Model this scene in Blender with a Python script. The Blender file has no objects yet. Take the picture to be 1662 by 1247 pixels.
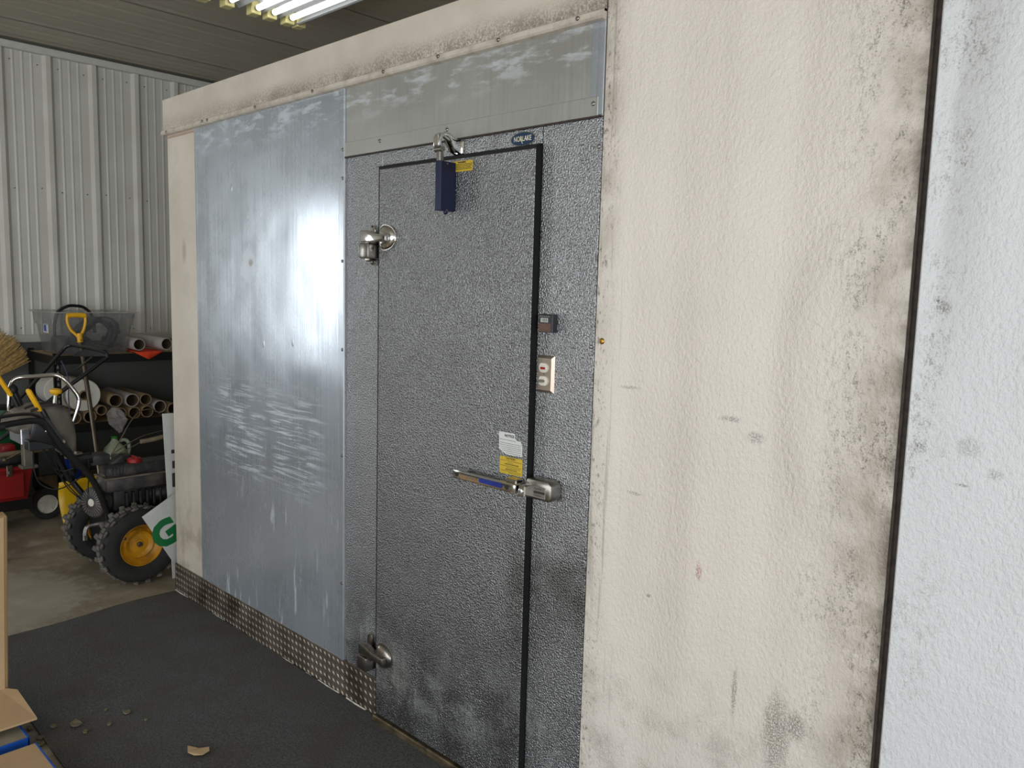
import bpy, bmesh, math, random
from mathutils import Vector, Matrix
random.seed(7)
SC = bpy.context.scene
COL = SC.collection
PI = math.pi

def C(r, g, b):
    f = lambda c: (c/255/12.92) if c/255 <= .04045 else ((c/255+.055)/1.055)**2.4
    return (f(r), f(g), f(b), 1.0)

# ------------------------------------------------------------------ camera
yaw, pitch, roll = [math.radians(a) for a in (43.57482, 6.64409, 1.52492)]
fw = Vector((-math.sin(yaw)*math.cos(pitch), math.cos(yaw)*math.cos(pitch), -math.sin(pitch)))
rt = Vector((math.cos(yaw), math.sin(yaw), 0)); up = rt.cross(fw)
r2 = rt*math.cos(roll)+up*math.sin(roll); u2 = -rt*math.sin(roll)+up*math.cos(roll)
cam_d = bpy.data.cameras.new('camera'); cam = bpy.data.objects.new('camera', cam_d); COL.objects.link(cam)
cam_d.sensor_width = 36; cam_d.lens = 1301.35/1662*36; cam_d.clip_start = .02
M4 = Matrix(((r2.x, u2.x, -fw.x, 3.95954), (r2.y, u2.y, -fw.y, -1.70754), (r2.z, u2.z, -fw.z, 1.576), (0, 0, 0, 1)))
cam.matrix_world = M4
SC.camera = cam

# ------------------------------------------------------------------ world, daylight, exposure
w = bpy.data.worlds.new('world'); SC.world = w; w.use_nodes = True
w.node_tree.nodes['Background'].inputs[0].default_value = (.72, .84, 1, 1)
w.node_tree.nodes['Background'].inputs[1].default_value = .6

def area(name, loc, rot, sx, sy, power, col):
    l = bpy.data.lights.new(name, 'AREA'); l.shape = 'RECTANGLE'; l.size = sx; l.size_y = sy
    l.energy = power; l.color = col
    o = bpy.data.objects.new(name, l); COL.objects.link(o); o.location = loc; o.rotation_euler = rot
    return o
# daylight outside the window in the left wall and outside the open overhead door behind the camera
area('window_daylight', (-2.92, -2.9, 1.64), (0, -PI/2, 0), 1.5, .86, 38, (.93, .97, 1))
area('overhead_door_daylight', (2.4, -6.3, 1.45), (PI/2, 0, 0), 5.4, 2.7, 130, (.95, .97, 1))
area('side_opening_fill', (8.3, -3.8, 1.4), (0, PI/2, 0), 2.6, 3.4, 185, (.88, .94, 1))  # guessed opening on the right, added to brighten the left wall
SC.view_settings.view_transform = 'Standard'
SC.view_settings.look = 'None'
SC.view_settings.gamma = 1
SC.view_settings.use_curve_mapping = False
SC.view_settings.exposure = 0.13

# ------------------------------------------------------------------ mesh helpers
class MB:
    def __init__(s): s.v = []; s.f = []; s.m = []; s.mi = 0
    def add(s, v, f):
        n = len(s.v); s.v += [tuple(p) for p in v]; s.f += [[i+n for i in q] for q in f]; s.m += [s.mi]*len(f); return s
    def bmadd(s, bm):
        bm.verts.index_update()
        s.add([x.co[:] for x in bm.verts], [[x.index for x in f.verts] for f in bm.faces]); bm.free(); return s
    def box(s, lo, hi, bev=0, seg=1, mat=None):
        bm = bmesh.new(); bmesh.ops.create_cube(bm, size=1)
        for v in bm.verts:
            v.co = Vector([lo[i]+(v.co[i]+.5)*(hi[i]-lo[i]) for i in range(3)])
        if bev: bmesh.ops.bevel(bm, geom=bm.edges[:], offset=bev, segments=seg, affect='EDGES', profile=.5)
        if mat:
            for v in bm.verts: v.co = mat @ v.co
        return s.bmadd(bm)
    def tube(s, pts, r, seg=8, sub=4, caps=True, closed=False):
        P = [Vector(p) for p in pts]
        if sub > 1 and len(P) > 2:
            Q = []; n = len(P); rr = []
            for i in range(n if closed else n-1):
                a, b, c, d = (P[(i-1) % n], P[i], P[(i+1) % n], P[(i+2) % n]) if closed else (P[max(i-1, 0)], P[i], P[i+1], P[min(i+2, n-1)])
                for k in range(sub):
                    t = k/sub
                    Q.append(.5*((2*b)+(c-a)*t+(2*a-5*b+4*c-d)*t*t+(3*b-a-3*c+d)*t**3))
            if not closed: Q.append(P[-1])
            P = Q
        n = len(P); vs = []; fs = []; prev = None
        for i, p in enumerate(P):
            if closed: t = (P[(i+1) % n]-P[i-1])
            else: t = P[min(i+1, n-1)]-P[max(i-1, 0)]
            t.normalize()
            if prev is None: a = t.orthogonal().normalized()
            else: a = (prev-t*prev.dot(t)).normalized()
            prev = a; b = t.cross(a)
            ri = r(i/(n-1)) if callable(r) else r
            for k in range(seg):
                an = 2*PI*k/seg; vs.append(p+(a*math.cos(an)+b*math.sin(an))*ri)
        for i in range(n if closed else n-1):
            for k in range(seg):
                j = (i+1) % n
                fs.append([i*seg+k, i*seg+(k+1) % seg, j*seg+(k+1) % seg, j*seg+k])
        if caps and not closed:
            fs.append(list(range(seg))[::-1]); fs.append([(n-1)*seg+k for k in range(seg)])
        return s.add(vs, fs)
    def lathe(s, prof, o, axis=(0, 0, 1), seg=24, closed=False, caps=True):
        ax = Vector(axis).normalized(); a = ax.orthogonal().normalized(); b = ax.cross(a); o = Vector(o)
        vs = []; fs = []; n = len(prof)
        for r, h in prof:
            for k in range(seg):
                an = 2*PI*k/seg; vs.append(o+ax*h+(a*math.cos(an)+b*math.sin(an))*r)
        for i in range(n if closed else n-1):
            j = (i+1) % n
            for k in range(seg):
                fs.append([i*seg+k, i*seg+(k+1) % seg, j*seg+(k+1) % seg, j*seg+k])
        if not closed and caps:
            if prof[0][0] > 1e-6: fs.append(list(range(seg))[::-1])
            if prof[-1][0] > 1e-6: fs.append([(n-1)*seg+k for k in range(seg)])
        return s.add(vs, fs)
    def prism(s, pts, o, u, v, depth, bev=0):
        """outline pts (a,b) in the plane o+a*u+b*v, extruded by depth along u x v"""
        o, u, v = Vector(o), Vector(u), Vector(v); nn = u.cross(v).normalized()
        bm = bmesh.new(); vs = [bm.verts.new(o+u*a+v*b) for a, b in pts]
        f = bm.faces.new(vs)
        e = bmesh.ops.extrude_face_region(bm, geom=[f])
        for x in e['geom']:
            if isinstance(x, bmesh.types.BMVert): x.co += nn*depth
        bmesh.ops.recalc_face_normals(bm, faces=bm.faces[:])
        if bev: bmesh.ops.bevel(bm, geom=bm.edges[:], offset=bev, segments=2, affect='EDGES', profile=.5)
        return s.bmadd(bm)
    def sphere(s, c, r, seg=12, rings=8):
        r = r if isinstance(r, (tuple, list)) else (r, r, r)
        bm = bmesh.new(); bmesh.ops.create_uvsphere(bm, u_segments=seg, v_segments=rings, radius=1)
        for v in bm.verts: v.co = Vector((c[0]+v.co.x*r[0], c[1]+v.co.y*r[1], c[2]+v.co.z*r[2]))
        return s.bmadd(bm)
    def build(s, name, mats, parent=None, smooth=True, ang=.55):
        me = bpy.data.meshes.new(name)
        off = root_loc(parent)
        me.from_pydata([(x-off[0], y-off[1], z-off[2]) for x, y, z in s.v], [], s.f)
        ms = mats if isinstance(mats, (list, tuple)) else [mats]
        for k in ms: me.materials.append(k)
        me.polygons.foreach_set('material_index', s.m)
        bm = bmesh.new(); bm.from_mesh(me); bmesh.ops.recalc_face_normals(bm, faces=bm.faces[:]); bm.to_mesh(me); bm.free()
        if smooth:
            me.polygons.foreach_set('use_smooth', [True]*len(me.polygons)); me.set_sharp_from_angle(angle=ang)
        me.update()
        o = bpy.data.objects.new(name, me); COL.objects.link(o)
        if parent: o.parent = parent
        return o

def root_loc(p):
    if p is None: return (0, 0, 0)
    x = Vector(p.location)
    while p.parent: p = p.parent; x += p.location
    return x
def thing(name, label, cat, loc=(0, 0, 0), group=None):
    o = bpy.data.objects.new(name, None); COL.objects.link(o); o.location = loc; o.empty_display_size = .1
    return tag(o, label, cat, group)
def tag(o, label, cat, group=None):
    o['label'] = label; o['category'] = cat
    if group: o['group'] = group
    return o
def struct(o): o['kind'] = 'structure'; return o
def copy_part(src, parent, loc):
    c = src.copy(); COL.objects.link(c); c.parent = parent; c.location = loc; return c
def copy_tree(o, loc, parent=None):
    c = o.copy(); COL.objects.link(c); c.parent = parent; c.location = loc
    for ch in o.children: copy_tree(ch, ch.location, c)
    return c
def text(name, body, size, loc, mat, parent, rot=(PI/2, 0, 0), ext=.0003, xs=1.0, bold=0.0, align='CENTER'):
    cu = bpy.data.curves.new(name, 'FONT'); cu.body = body; cu.size = size; cu.extrude = ext; cu.offset = bold
    cu.align_x = align; cu.align_y = 'CENTER'; cu.resolution_u = 3
    t = bpy.data.objects.new(name+'_curve', cu); COL.objects.link(t)
    bpy.context.view_layer.update()
    me = bpy.data.meshes.new_from_object(t.evaluated_get(bpy.context.evaluated_depsgraph_get()))
    bpy.data.objects.remove(t)
    R = rot if isinstance(rot, Matrix) else Matrix.Rotation(rot[2], 4, 'Z') @ Matrix.Rotation(rot[1], 4, 'Y') @ Matrix.Rotation(rot[0], 4, 'X')
    off = root_loc(parent)
    me.transform(Matrix.Translation(Vector(loc)-Vector(off)) @ R @ Matrix.Diagonal((xs, 1, 1, 1)))
    me.name = name; me.materials.clear(); me.materials.append(mat)
    o = bpy.data.objects.new(name, me); COL.objects.link(o)
    if parent: o.parent = parent
    return o

# ------------------------------------------------------------------ material helpers
class G:
    def __init__(s, name):
        s.m = bpy.data.materials.new(name); s.m.use_nodes = True; s.t = s.m.node_tree
        s.b = s.t.nodes['Principled BSDF']; s.pos = None
    def n(s, typ, **kw):
        x = s.t.nodes.new(typ)
        for k, v in kw.items(): setattr(x, k, v)
        return x
    def set(s, sock, v):
        if hasattr(v, 'is_output'): s.t.links.new(v, sock)
        else: sock.default_value = v
    def P(s):
        if not s.pos: s.pos = s.n('ShaderNodeTexCoord').outputs['Object']
        return s.pos
    def xyz(s):
        x = s.n('ShaderNodeSeparateXYZ'); s.set(x.inputs[0], s.P()); return x.outputs
    def noise(s, scale=5, detail=3, rough=.5, sc=None, rot=None, dist=0):
        p = s.P()
        if sc or rot:
            mp = s.n('ShaderNodeMapping'); s.set(mp.inputs[0], p)
            if sc: mp.inputs['Scale'].default_value = sc
            if rot: mp.inputs['Rotation'].default_value = rot
            p = mp.outputs[0]
        x = s.n('ShaderNodeTexNoise'); s.set(x.inputs['Vector'], p)
        x.inputs['Scale'].default_value = scale; x.inputs['Detail'].default_value = detail
        x.inputs['Roughness'].default_value = rough; x.inputs['Distortion'].default_value = dist
        return x.outputs['Fac']
    def math(s, op, a, b=0.0, c=None, clamp=False):
        x = s.n('ShaderNodeMath', operation=op, use_clamp=clamp); s.set(x.inputs[0], a); s.set(x.inputs[1], b)
        if c is not None: s.set(x.inputs[2], c)
        return x.outputs[0]
    def mul(s, a, b): return s.math('MULTIPLY', a, b)
    def addn(s, a, b): return s.math('ADD', a, b)
    def mapr(s, v, a, b, c=0.0, d=1.0, smooth=True):
        x = s.n('ShaderNodeMapRange'); x.interpolation_type = 'SMOOTHSTEP' if smooth else 'LINEAR'
        for i, k in enumerate((v, a, b, c, d)): s.set(x.inputs[i], k)
        return x.outputs[0]
    def mix(s, f, a, b):
        x = s.n('ShaderNodeMix', data_type='RGBA'); s.set(x.inputs[0], f); s.set(x.inputs[6], a); s.set(x.inputs[7], b)
        return x.outputs[2]
    def blob(s, cx, cz, rx, rz, wob=.6, nz=None, soft=.5):
        """a stain with an outline of its own around (cx, cz) on a wall"""
        o = s.xyz()
        dx = s.mul(s.addn(o[0], -cx), 1/rx); dz = s.mul(s.addn(o[2], -cz), 1/rz)
        d = s.math('SQRT', s.addn(s.mul(dx, dx), s.mul(dz, dz)))
        if wob: d = s.addn(d, s.mul(s.addn(nz if nz is not None else s.noise(40, 3), -.5), wob*2))
        return s.mapr(d, 1+soft, 1-soft)
    def bump(s, h, strength=.5, dist=.002, base=None):
        x = s.n('ShaderNodeBump'); s.set(x.inputs['Height'], h); x.inputs['Strength'].default_value = strength
        x.inputs['Distance'].default_value = dist
        if base is not None: s.set(x.inputs['Normal'], base)
        return x.outputs[0]
    def fin(s, base=None, rough=None, metal=None, normal=None, **kw):
        if base is not None: s.set(s.b.inputs['Base Color'], base)
        if rough is not None: s.set(s.b.inputs['Roughness'], rough)
        if metal is not None: s.set(s.b.inputs['Metallic'], metal)
        if normal is not None: s.set(s.b.inputs['Normal'], normal)
        for k, v in kw.items(): s.set(s.b.inputs[k.replace('_', ' ')], v)
        return s.m

def plain(name, col, rough=.5, metal=0.0, var=.15, vs=20, bump=0, bs=200, dirt=None, **kw):
    g = G(name)
    nz = g.noise(vs, 4)
    dark = tuple(c*(1-var) for c in col[:3])+(1,)
    lite = tuple(min(1, c*(1+var)) for c in col[:3])+(1,)
    base = g.mix(g.mapr(nz, .3, .7), dark, lite)
    if dirt:
        base = g.mix(g.mul(g.mapr(g.noise(vs*.6, 6, .65), .42, .68), dirt[1]), base, dirt[0])
    nrm = g.bump(g.noise(bs, 3), bump, .002) if bump else None
    return g.fin(base, rough, metal, nrm, **kw)

# --- cooler skin: white embossed painted steel with soot along its joints
def white_skin(name, col, right=False, low=False):
    g = G(name); o = g.xyz(); x, z = o[0], o[2]
    fine = g.noise(135, 2, .55, sc=(1, 1, .7)); big = g.noise(3.0, 4); cl = g.noise(9, 5, .6)
    spk = g.noise(260, 2, .6); spk2 = g.noise(110, 5, .7, sc=(1, 1, .55)); clus = g.mapr(g.noise(11, 4, .65, sc=(1, 1, .45)), .40, .60)
    base = g.mix(g.mapr(big, .3, .7), tuple(c*.95 for c in col[:3])+(1,), col)
    soot = C(78, 68, 56); lt = C(150, 138, 120)
    if not right:
        # joint with the next panel: a broad smoky band plus specks, wandering with height
        wx = g.addn(x, g.mul(g.addn(g.noise(2.2, 3, .5, sc=(.1, 1, 1)), -.5), .10))
        band = g.mul(g.mapr(wx, 3.26, 3.40), g.mapr(cl, .30, .70, .25, 1.0))
        base = g.mix(g.mul(band, .75), base, lt)
        sp = g.mul(g.mul(g.mapr(wx, 3.18, 3.36), clus), g.mapr(g.addn(g.mul(spk2, .6), g.mul(spk, .4)), .48, .64))
        base = g.mix(g.mul(sp, .75), base, soot)
        edge = g.mul(g.mapr(x, 3.395, 3.428), g.mapr(cl, .35, .65, .1, .8))
        base = g.mix(edge, base, soot)
        lb = g.mul(g.mul(g.mapr(x, 2.74, 2.642), g.mapr(z, 1.2, 2.0, .35, 1.0)), g.mapr(cl, .3, .65, .2, 1.0))
        base = g.mix(g.mul(lb, .6), base, lt)
        sp = g.mul(g.mapr(x, 2.72, 2.65), g.mapr(spk2, .55, .66)); base = g.mix(g.mul(sp, .7), base, soot)
        st = g.noise(1, 3, .6, sc=(55, 1, 1.6)); sm = g.mapr(x, 2.80, 2.66)
        base = g.mix(g.mul(g.mul(g.mapr(st, .56, .68), sm), .35), base, soot)
        ht = g.mul(g.mapr(z, .75, .35), g.mapr(g.addn(g.mul(cl, .6), g.mul(spk, .4)), .46, .66))
        base = g.mix(g.mul(ht, .5), base, C(120, 112, 100))
        for a in ((2.988, .90, .007, .022, C(150, 40, 35)), (2.846, .80, .006, .005, C(40, 30, 24)), (3.10, .63, .006, .06, C(110, 100, 88)),
                  (3.21, .57, .03, .09, C(90, 80, 68)), (3.255, .61, .02, .03, C(80, 72, 60)), (3.05, 1.29, .022, .006, C(110, 105, 98)), (3.115, 1.255, .02, .012, C(125, 120, 112)),
                  (2.76, 1.335, .028, .004, C(130, 125, 118)), (2.79, 1.06, .02, .004, C(140, 135, 126))):
            base = g.mix(g.mul(g.mul(g.blob(a[0], a[1], a[2], a[3], .8, spk2), g.mapr(spk, .38, .56)), .6), base, a[4])
        # old buckle in the skin and soft vertical waves
        dx = g.mul(g.addn(x, -3.50), 1/.37); dz = g.mul(g.addn(z, -1.40), 1/.50)
        d = g.math('SQRT', g.addn(g.mul(dx, dx), g.mul(dz, dz)))
        wave = g.addn(g.mul(g.mapr(d, 1.0, .80), .005), g.mul(g.noise(1, 1, .3, sc=(5, 1, .45)), .045))
    else:
        wx = g.addn(x, g.mul(g.addn(g.noise(2.0, 3, .5, sc=(.1, 1, 1)), -.5), .12))
        band = g.mul(g.mul(g.mapr(wx, 3.455, 3.48), g.mapr(wx, 3.57, 3.49)), g.mapr(z, 1.2, 1.9, .1, 1.0))
        base = g.mix(g.mul(band, .35), base, C(158, 154, 148))
        sp = g.mul(g.mul(g.mul(g.mapr(wx, 3.58, 3.48), clus), g.mapr(z, .6, 1.6, .4, 1)), g.mapr(g.addn(g.mul(spk2, .6), g.mul(spk, .4)), .48, .64))
        base = g.mix(g.mul(sp, .7), base, C(104, 98, 90))
        for a in ((3.487, 1.565, .012, .012, C(95, 82, 72)), (3.477, 1.578, .008, .004, C(70, 58, 50)), (3.46, 1.285, .016, .010, C(150, 146, 140)),
                  (3.463, 1.291, .006, .004, C(105, 95, 82)), (3.55, 1.30, .02, .018, C(170, 168, 164)), (3.545, 1.225, .012, .003, C(110, 100, 90)), (3.60, 1.255, .012, .01, C(165, 163, 160))):
            base = g.mix(g.mul(g.mul(g.blob(a[0], a[1], a[2], a[3], .8, spk2), g.mapr(spk, .38, .56)), .6), base, a[4])
        cr = g.addn(z, g.mul(g.addn(x, -3.45), .35))
        wave = g.addn(g.mul(g.mapr(cr, .915, .885), .0012), g.mul(g.noise(1, 1, .3, sc=(5, 1, .45)), .02))
    n1 = g.bump(wave, 1, 1.0)
    nrm = g.bump(fine, .7, .0045, n1)
    return g.fin(base, .42, 0, nrm)
M = {}
M['white_mid'] = white_skin('white_panel_warm_lit', C(226, 217, 206))  # warm indoor light put into this panel's white, soot is its own
M['white_right'] = white_skin('white_panel_cool_lit', C(222, 223, 223), True)  # same white with the cool daylight put into its colour

def beige_skin(name, fascia=False):
    g = G(name); o = g.xyz(); x, z = o[0], o[2]
    cl = g.noise(8, 5, .6); spk = g.noise(160, 3, .65)
    base = g.mix(g.mapr(g.noise(4, 4), .3, .7), C(196, 186, 170), C(212, 203, 188))
    if fascia:
        s = g.mul(g.mapr(g.addn(z, g.mul(g.addn(g.noise(3, 3), -.5), .06)), 2.375, 2.30), g.mapr(x, .05, 1.2, .5, 1.0))
        f = g.mul(s, g.mapr(g.addn(g.mul(cl, .4), g.mul(spk, .6)), .36, .60))
        base = g.mix(g.mul(f, .8), base, C(104, 92, 76))
    else:
        low = g.mul(g.mapr(z, .8, .2), g.mapr(cl, .4, .65)); base = g.mix(g.mul(low, .55), base, C(128, 116, 100))
        base = g.mix(g.mul(g.mapr(cl, .5, .7), .25), base, C(160, 148, 130))
        base = g.mix(g.mul(g.blob(.16, 1.72, .02, .05, .7, spk), .5), base, C(140, 126, 104))
        base = g.mix(g.mul(g.blob(.17, 2.262, .3, .006, .3, cl), .7), base, C(150, 118, 88))
    nrm = g.bump(g.addn(g.noise(95, 2), g.mul(g.noise(14, 2), .8)), .3, .0035)
    return g.fin(base, .45, 0, nrm)
M['beige'] = beige_skin('beige_corner_panel'); M['fascia'] = beige_skin('beige_fascia_board', True)
M['lip'] = plain('lip_strip_paint', C(206, 196, 182), .42, 0, .06, 30, .25, 140, (C(140, 122, 100), .4))

# --- embossed grey steel of the door section
def emboss(name, col, rough, dirt=True):
    g = G(name); o = g.xyz(); x, z = o[0], o[2]
    fine = g.noise(200, 1.5, .5); cl = g.noise(7, 5, .6)
    base = g.mix(g.mapr(g.noise(5, 4), .3, .7), tuple(c*.88 for c in col[:3])+(1,), col)
    base = g.mix(g.mapr(fine, .30, .62), tuple(c*.55 for c in col[:3])+(1,), base)  # relief shading painted into the colour, hollows of the emboss darker
    ro = g.mapr(cl, .3, .7, rough-.04, rough+.05); me = .88
    if dirt:
        st = g.noise(1, 5, .7, sc=(60, 1, 14))
        low = g.mul(g.mul(g.mapr(z, .55, .10), g.mapr(g.noise(6, 4, .6), .44, .60)), g.mapr(st, .38, .62, .25, 1.0))
        low = g.mul(low, g.mapr(z, .10, .17))
        base = g.mix(g.mul(low, .35), base, C(176, 178, 176))
        dk = g.mul(g.mul(g.mapr(x, 2.33, 2.415), g.mul(g.mapr(z, .35, .75), g.mapr(z, 1.0, .85))), g.mapr(g.noise(4, 3), .3, .6))
        base = g.mix(g.mul(dk, .7), base, C(66, 60, 50))
        dk = g.mul(g.mapr(x, 2.54, 2.43), g.mul(g.mapr(z, .62, .2), g.mapr(cl, .35, .65)))
        base = g.mix(g.mul(dk, .6), base, C(60, 58, 52))
        base = g.mix(g.mul(g.blob(1.83, .22, .07, .10, .5, cl), .45), base, C(150, 148, 142))
        me = g.math('SUBTRACT', .88, g.mul(low, .5)); ro = g.addn(ro, g.mul(low, .25))
    dent = g.addn(g.mul(g.blob(1.93, .90, .03, .006, 0), -.001), g.mul(g.noise(2.5, 2), .004))
    nrm = g.bump(fine, 1.0, .0042, g.bump(dent, 1, 1.0))
    return g.fin(base, ro, me, nrm)
M['door'] = emboss('embossed_door_steel', C(160, 161, 161), .32)
M['frame'] = emboss('embossed_frame_steel', C(178, 179, 180), .32)

# --- flat galvanised sheet with rolling streaks and pale scuffs
def galv(name, col, rough=.25, scuff=1.0):
    g = G(name); o = g.xyz(); x, z = o[0], o[2]
    st = g.noise(1, 5, .65, sc=(75, 1, .9)); cl = g.noise(2.6, 5, .6); sp = g.noise(30, 3)
    base = g.mix(g.mapr(g.addn(g.mul(st, .5), g.mul(cl, .5)), .35, .65), tuple(c*.90 for c in col[:3])+(1,), col)
    ro = g.addn(g.mapr(st, .3, .7, rough-.03, rough+.03), g.mapr(cl, .35, .65, -.03, .05))
    # wiped scuffs: curved pale strokes, thickest around hip height, thin vertical drag lines above
    a = g.mapr(g.noise(1, 6, .7, sc=(4, 1, 80), rot=(0, .36, 0), dist=.9), .48, .60)
    reg = g.mul(g.mapr(z, .66, .84), g.mapr(z, 1.22, 1.02)); reg = g.mul(reg, g.mul(g.mapr(x, .35, .62), g.mapr(x, 1.42, 1.2)))
    m1 = g.mul(g.mul(a, reg), g.mapr(g.noise(7, 3), .34, .52))
    v = g.mapr(g.noise(1, 5, .75, sc=(30, 1, 2.6), dist=.3), .60, .70)
    reg2 = g.mul(g.mul(g.mapr(x, .30, .42), g.mapr(x, 1.15, .80)), g.mapr(g.noise(4, 3), .48, .62))
    m2 = g.mul(v, reg2)
    d2 = g.mapr(g.noise(1, 4, .7, sc=(30, 1, 3.4), rot=(0, -.5, 0)), .57, .64)
    m3 = g.mul(g.mul(d2, g.mapr(z, .9, .6)), g.mapr(g.noise(3, 2), .45, .6))
    top = g.mul(g.mul(g.mapr(z, 2.12, 2.22), g.mapr(g.noise(1, 6, .7, sc=(7, 1, 26), rot=(0, -.4, 0)), .48, .62)), .8)
    m4 = g.blob(.78, 1.66, .05, .06, .45, g.noise(26, 4)); m4 = g.mul(m4, .6)
    m = g.math('MAXIMUM', g.math('MAXIMUM', m1, g.mul(m2, .8)), g.math('MAXIMUM', g.math('MAXIMUM', g.mul(m3, .7), top), m4))
    m = g.mul(m, .8*scuff)
    base = g.mix(m, base, C(205, 212, 216))
    base = g.mix(g.mul(g.blob(.80, 1.665, .018, .014, .6, sp), .6*scuff), base, C(120, 96, 66))
    me = g.math('SUBTRACT', .62, g.mul(m, .5)); ro = g.addn(ro, g.mul(m, .25))
    h = g.addn(g.mul(st, .0002), g.addn(g.mul(g.noise(2.2, 2, .4), .010), g.mul(g.noise(1, 1, .3, sc=(4, 1, .8)), .004)))
    for (cx, cz) in ((.64, 1.985), (1.13, 1.345), (.90, 1.325)):
        h = g.addn(h, g.mul(g.blob(cx, cz, .007, .010, 0), .0006))
    nrm = g.bump(h, 1, 1.0)
    return g.fin(base, ro, me, nrm)
M['galv'] = galv('galvanised_sheet', C(184, 191, 198), .26)
M['galv_header'] = galv('galvanised_header_sheet', C(176, 176, 170), .36, .8)
M['galv_strip'] = galv('galvanised_trim', C(178, 184, 190), .28, .35)
M['chrome'] = plain('chrome', C(205, 203, 198), .12, 1.0, .05)
M['chrome_dusty'] = plain('chrome_dusty', C(150, 146, 138), .3, 1.0, .15, 60)
M['steel_screw'] = plain('screw_steel', C(140, 136, 130), .35, 1.0, .1)
M['brass'] = plain('brass', C(170, 130, 60), .3, 1.0, .1)
M['black'] = plain('black_rubber', C(14, 14, 14), .6)
M['gap'] = plain('black_gasket', C(10, 10, 10), .8)
M['seam'] = plain('brown_joint', C(52, 42, 34), .7, 0, .4, 60)
M['navy'] = plain('navy_paint', C(16, 26, 60), .35, .2, .1)
M['yellow_label'] = plain('yellow_label', C(198, 168, 48), .5, 0, .06)
M['white_label'] = plain('white_label', C(214, 214, 210), .5, 0, .04)
M['ink'] = plain('black_ink', C(40, 36, 30), .6)
M['ink_pale'] = plain('pale_ink', C(120, 122, 122), .6)
M['ink_yellow'] = plain('ink_on_yellow', C(110, 92, 30), .6)
M['blue_badge'] = plain('blue_badge', C(34, 56, 84), .3, .1, .05)
M['badge_letter'] = plain('cream_lettering', C(236, 230, 200), .4)
M['switch_metal'] = plain('brushed_switch_plate', C(214, 196, 180), .28, .9, .05)
M['ivory'] = plain('ivory_plastic', C(222, 216, 204), .4)
M['red_lens'] = plain('red_lens', C(170, 24, 24), .25)
M['grey_toggle'] = plain('grey_toggle', C(120, 118, 104), .4)
M['therm'] = plain('dark_grey_plastic', C(44, 44, 46), .45)
M['lcd'] = plain('liquid_crystal', C(180, 186, 180), .25)
M['brown_label'] = plain('worn_brown_label', C(96, 68, 58), .5, 0, .25, 300)
M['blue_insert'] = plain('blue_insert', C(30, 50, 130), .3)
# --- room
def ribbed_paint():
    g = G('wall_sheet_paint'); n = g.noise(3, 4)
    return g.fin(g.mix(g.mapr(n, .3, .7), C(204, 202, 192), C(214, 212, 203)), .38, 0, g.bump(g.noise(1, 2, .5, sc=(1, 30, .6)), .05, .01))
M['wall'] = ribbed_paint()
M['ceiling'] = plain('ceiling_sheet_paint', C(178, 172, 156), .45, 0, .05, 2)
M['wainscot'] = plain('wainscot_grey', C(96, 98, 92), .5, 0, .05, 2)
M['trim'] = plain('trim_white', C(206, 204, 196), .4, 0, .04)
def concrete():
    g = G('concrete'); a = g.noise(2.2, 6, .6); b = g.noise(9, 5, .6); c = g.noise(60, 3)
    base = g.mix(g.mapr(a, .3, .7), C(120, 109, 91), C(160, 148, 128))
    base = g.mix(g.mul(g.mapr(b, .52, .68), .6), base, C(176, 168, 154))
    base = g.mix(g.mul(g.mapr(g.noise(4.5, 4, .6, sc=(1, .6, 1)), .58, .70), .7), base, C(72, 62, 50))
    base = g.mix(g.mul(g.mapr(c, .6, .72), .4), base, C(80, 72, 60))
    # specular light patch painted into the slab colour beside the mat
    o = g.xyz(); dx = g.mul(g.addn(o[0], .42), 1/.5); dy = g.mul(g.addn(o[1], .75), 1/.45)
    d = g.addn(g.math('SQRT', g.addn(g.mul(dx, dx), g.mul(dy, dy))), g.mul(g.addn(b, -.5), 1.6))
    base = g.mix(g.mul(g.mapr(d, 1.1, .7), .5), base, C(190, 184, 172))
    h = g.addn(a, g.mul(c, .15))
    return g.fin(base, g.mapr(b, .3, .7, .45, .7), 0, g.bump(h, .35, .01))
M['concrete'] = concrete()
def felt():
    g = G('felt_mat'); a = g.noise(900, 2, .7); b = g.noise(5, 5, .6); c = g.noise(150, 3, .7)
    base = g.mix(g.mapr(g.addn(g.mul(a, .4), g.mul(c, .6)), .35, .65), C(52, 52, 52), C(98, 98, 97))
    base = g.mix(g.mul(g.mapr(b, .42, .66), .5), base, C(74, 66, 54))
    return g.fin(base, .95, 0, g.bump(g.addn(g.mul(c, .7), g.mul(b, 2)), .5, .004))
M['felt'] = felt()
M['diamond'] = plain('dirty_tread_plate', C(136, 126, 114), .38, .75, .25, 9, .15, 120, (C(74, 60, 46), .8))
M['threshold'] = plain('dirty_threshold', C(110, 98, 76), .5, .6, .3, 30, 0, 1, (C(50, 42, 32), .7))
M['caulk'] = plain('caulk', C(196, 194, 186), .6, 0, .3, 40)
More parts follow.
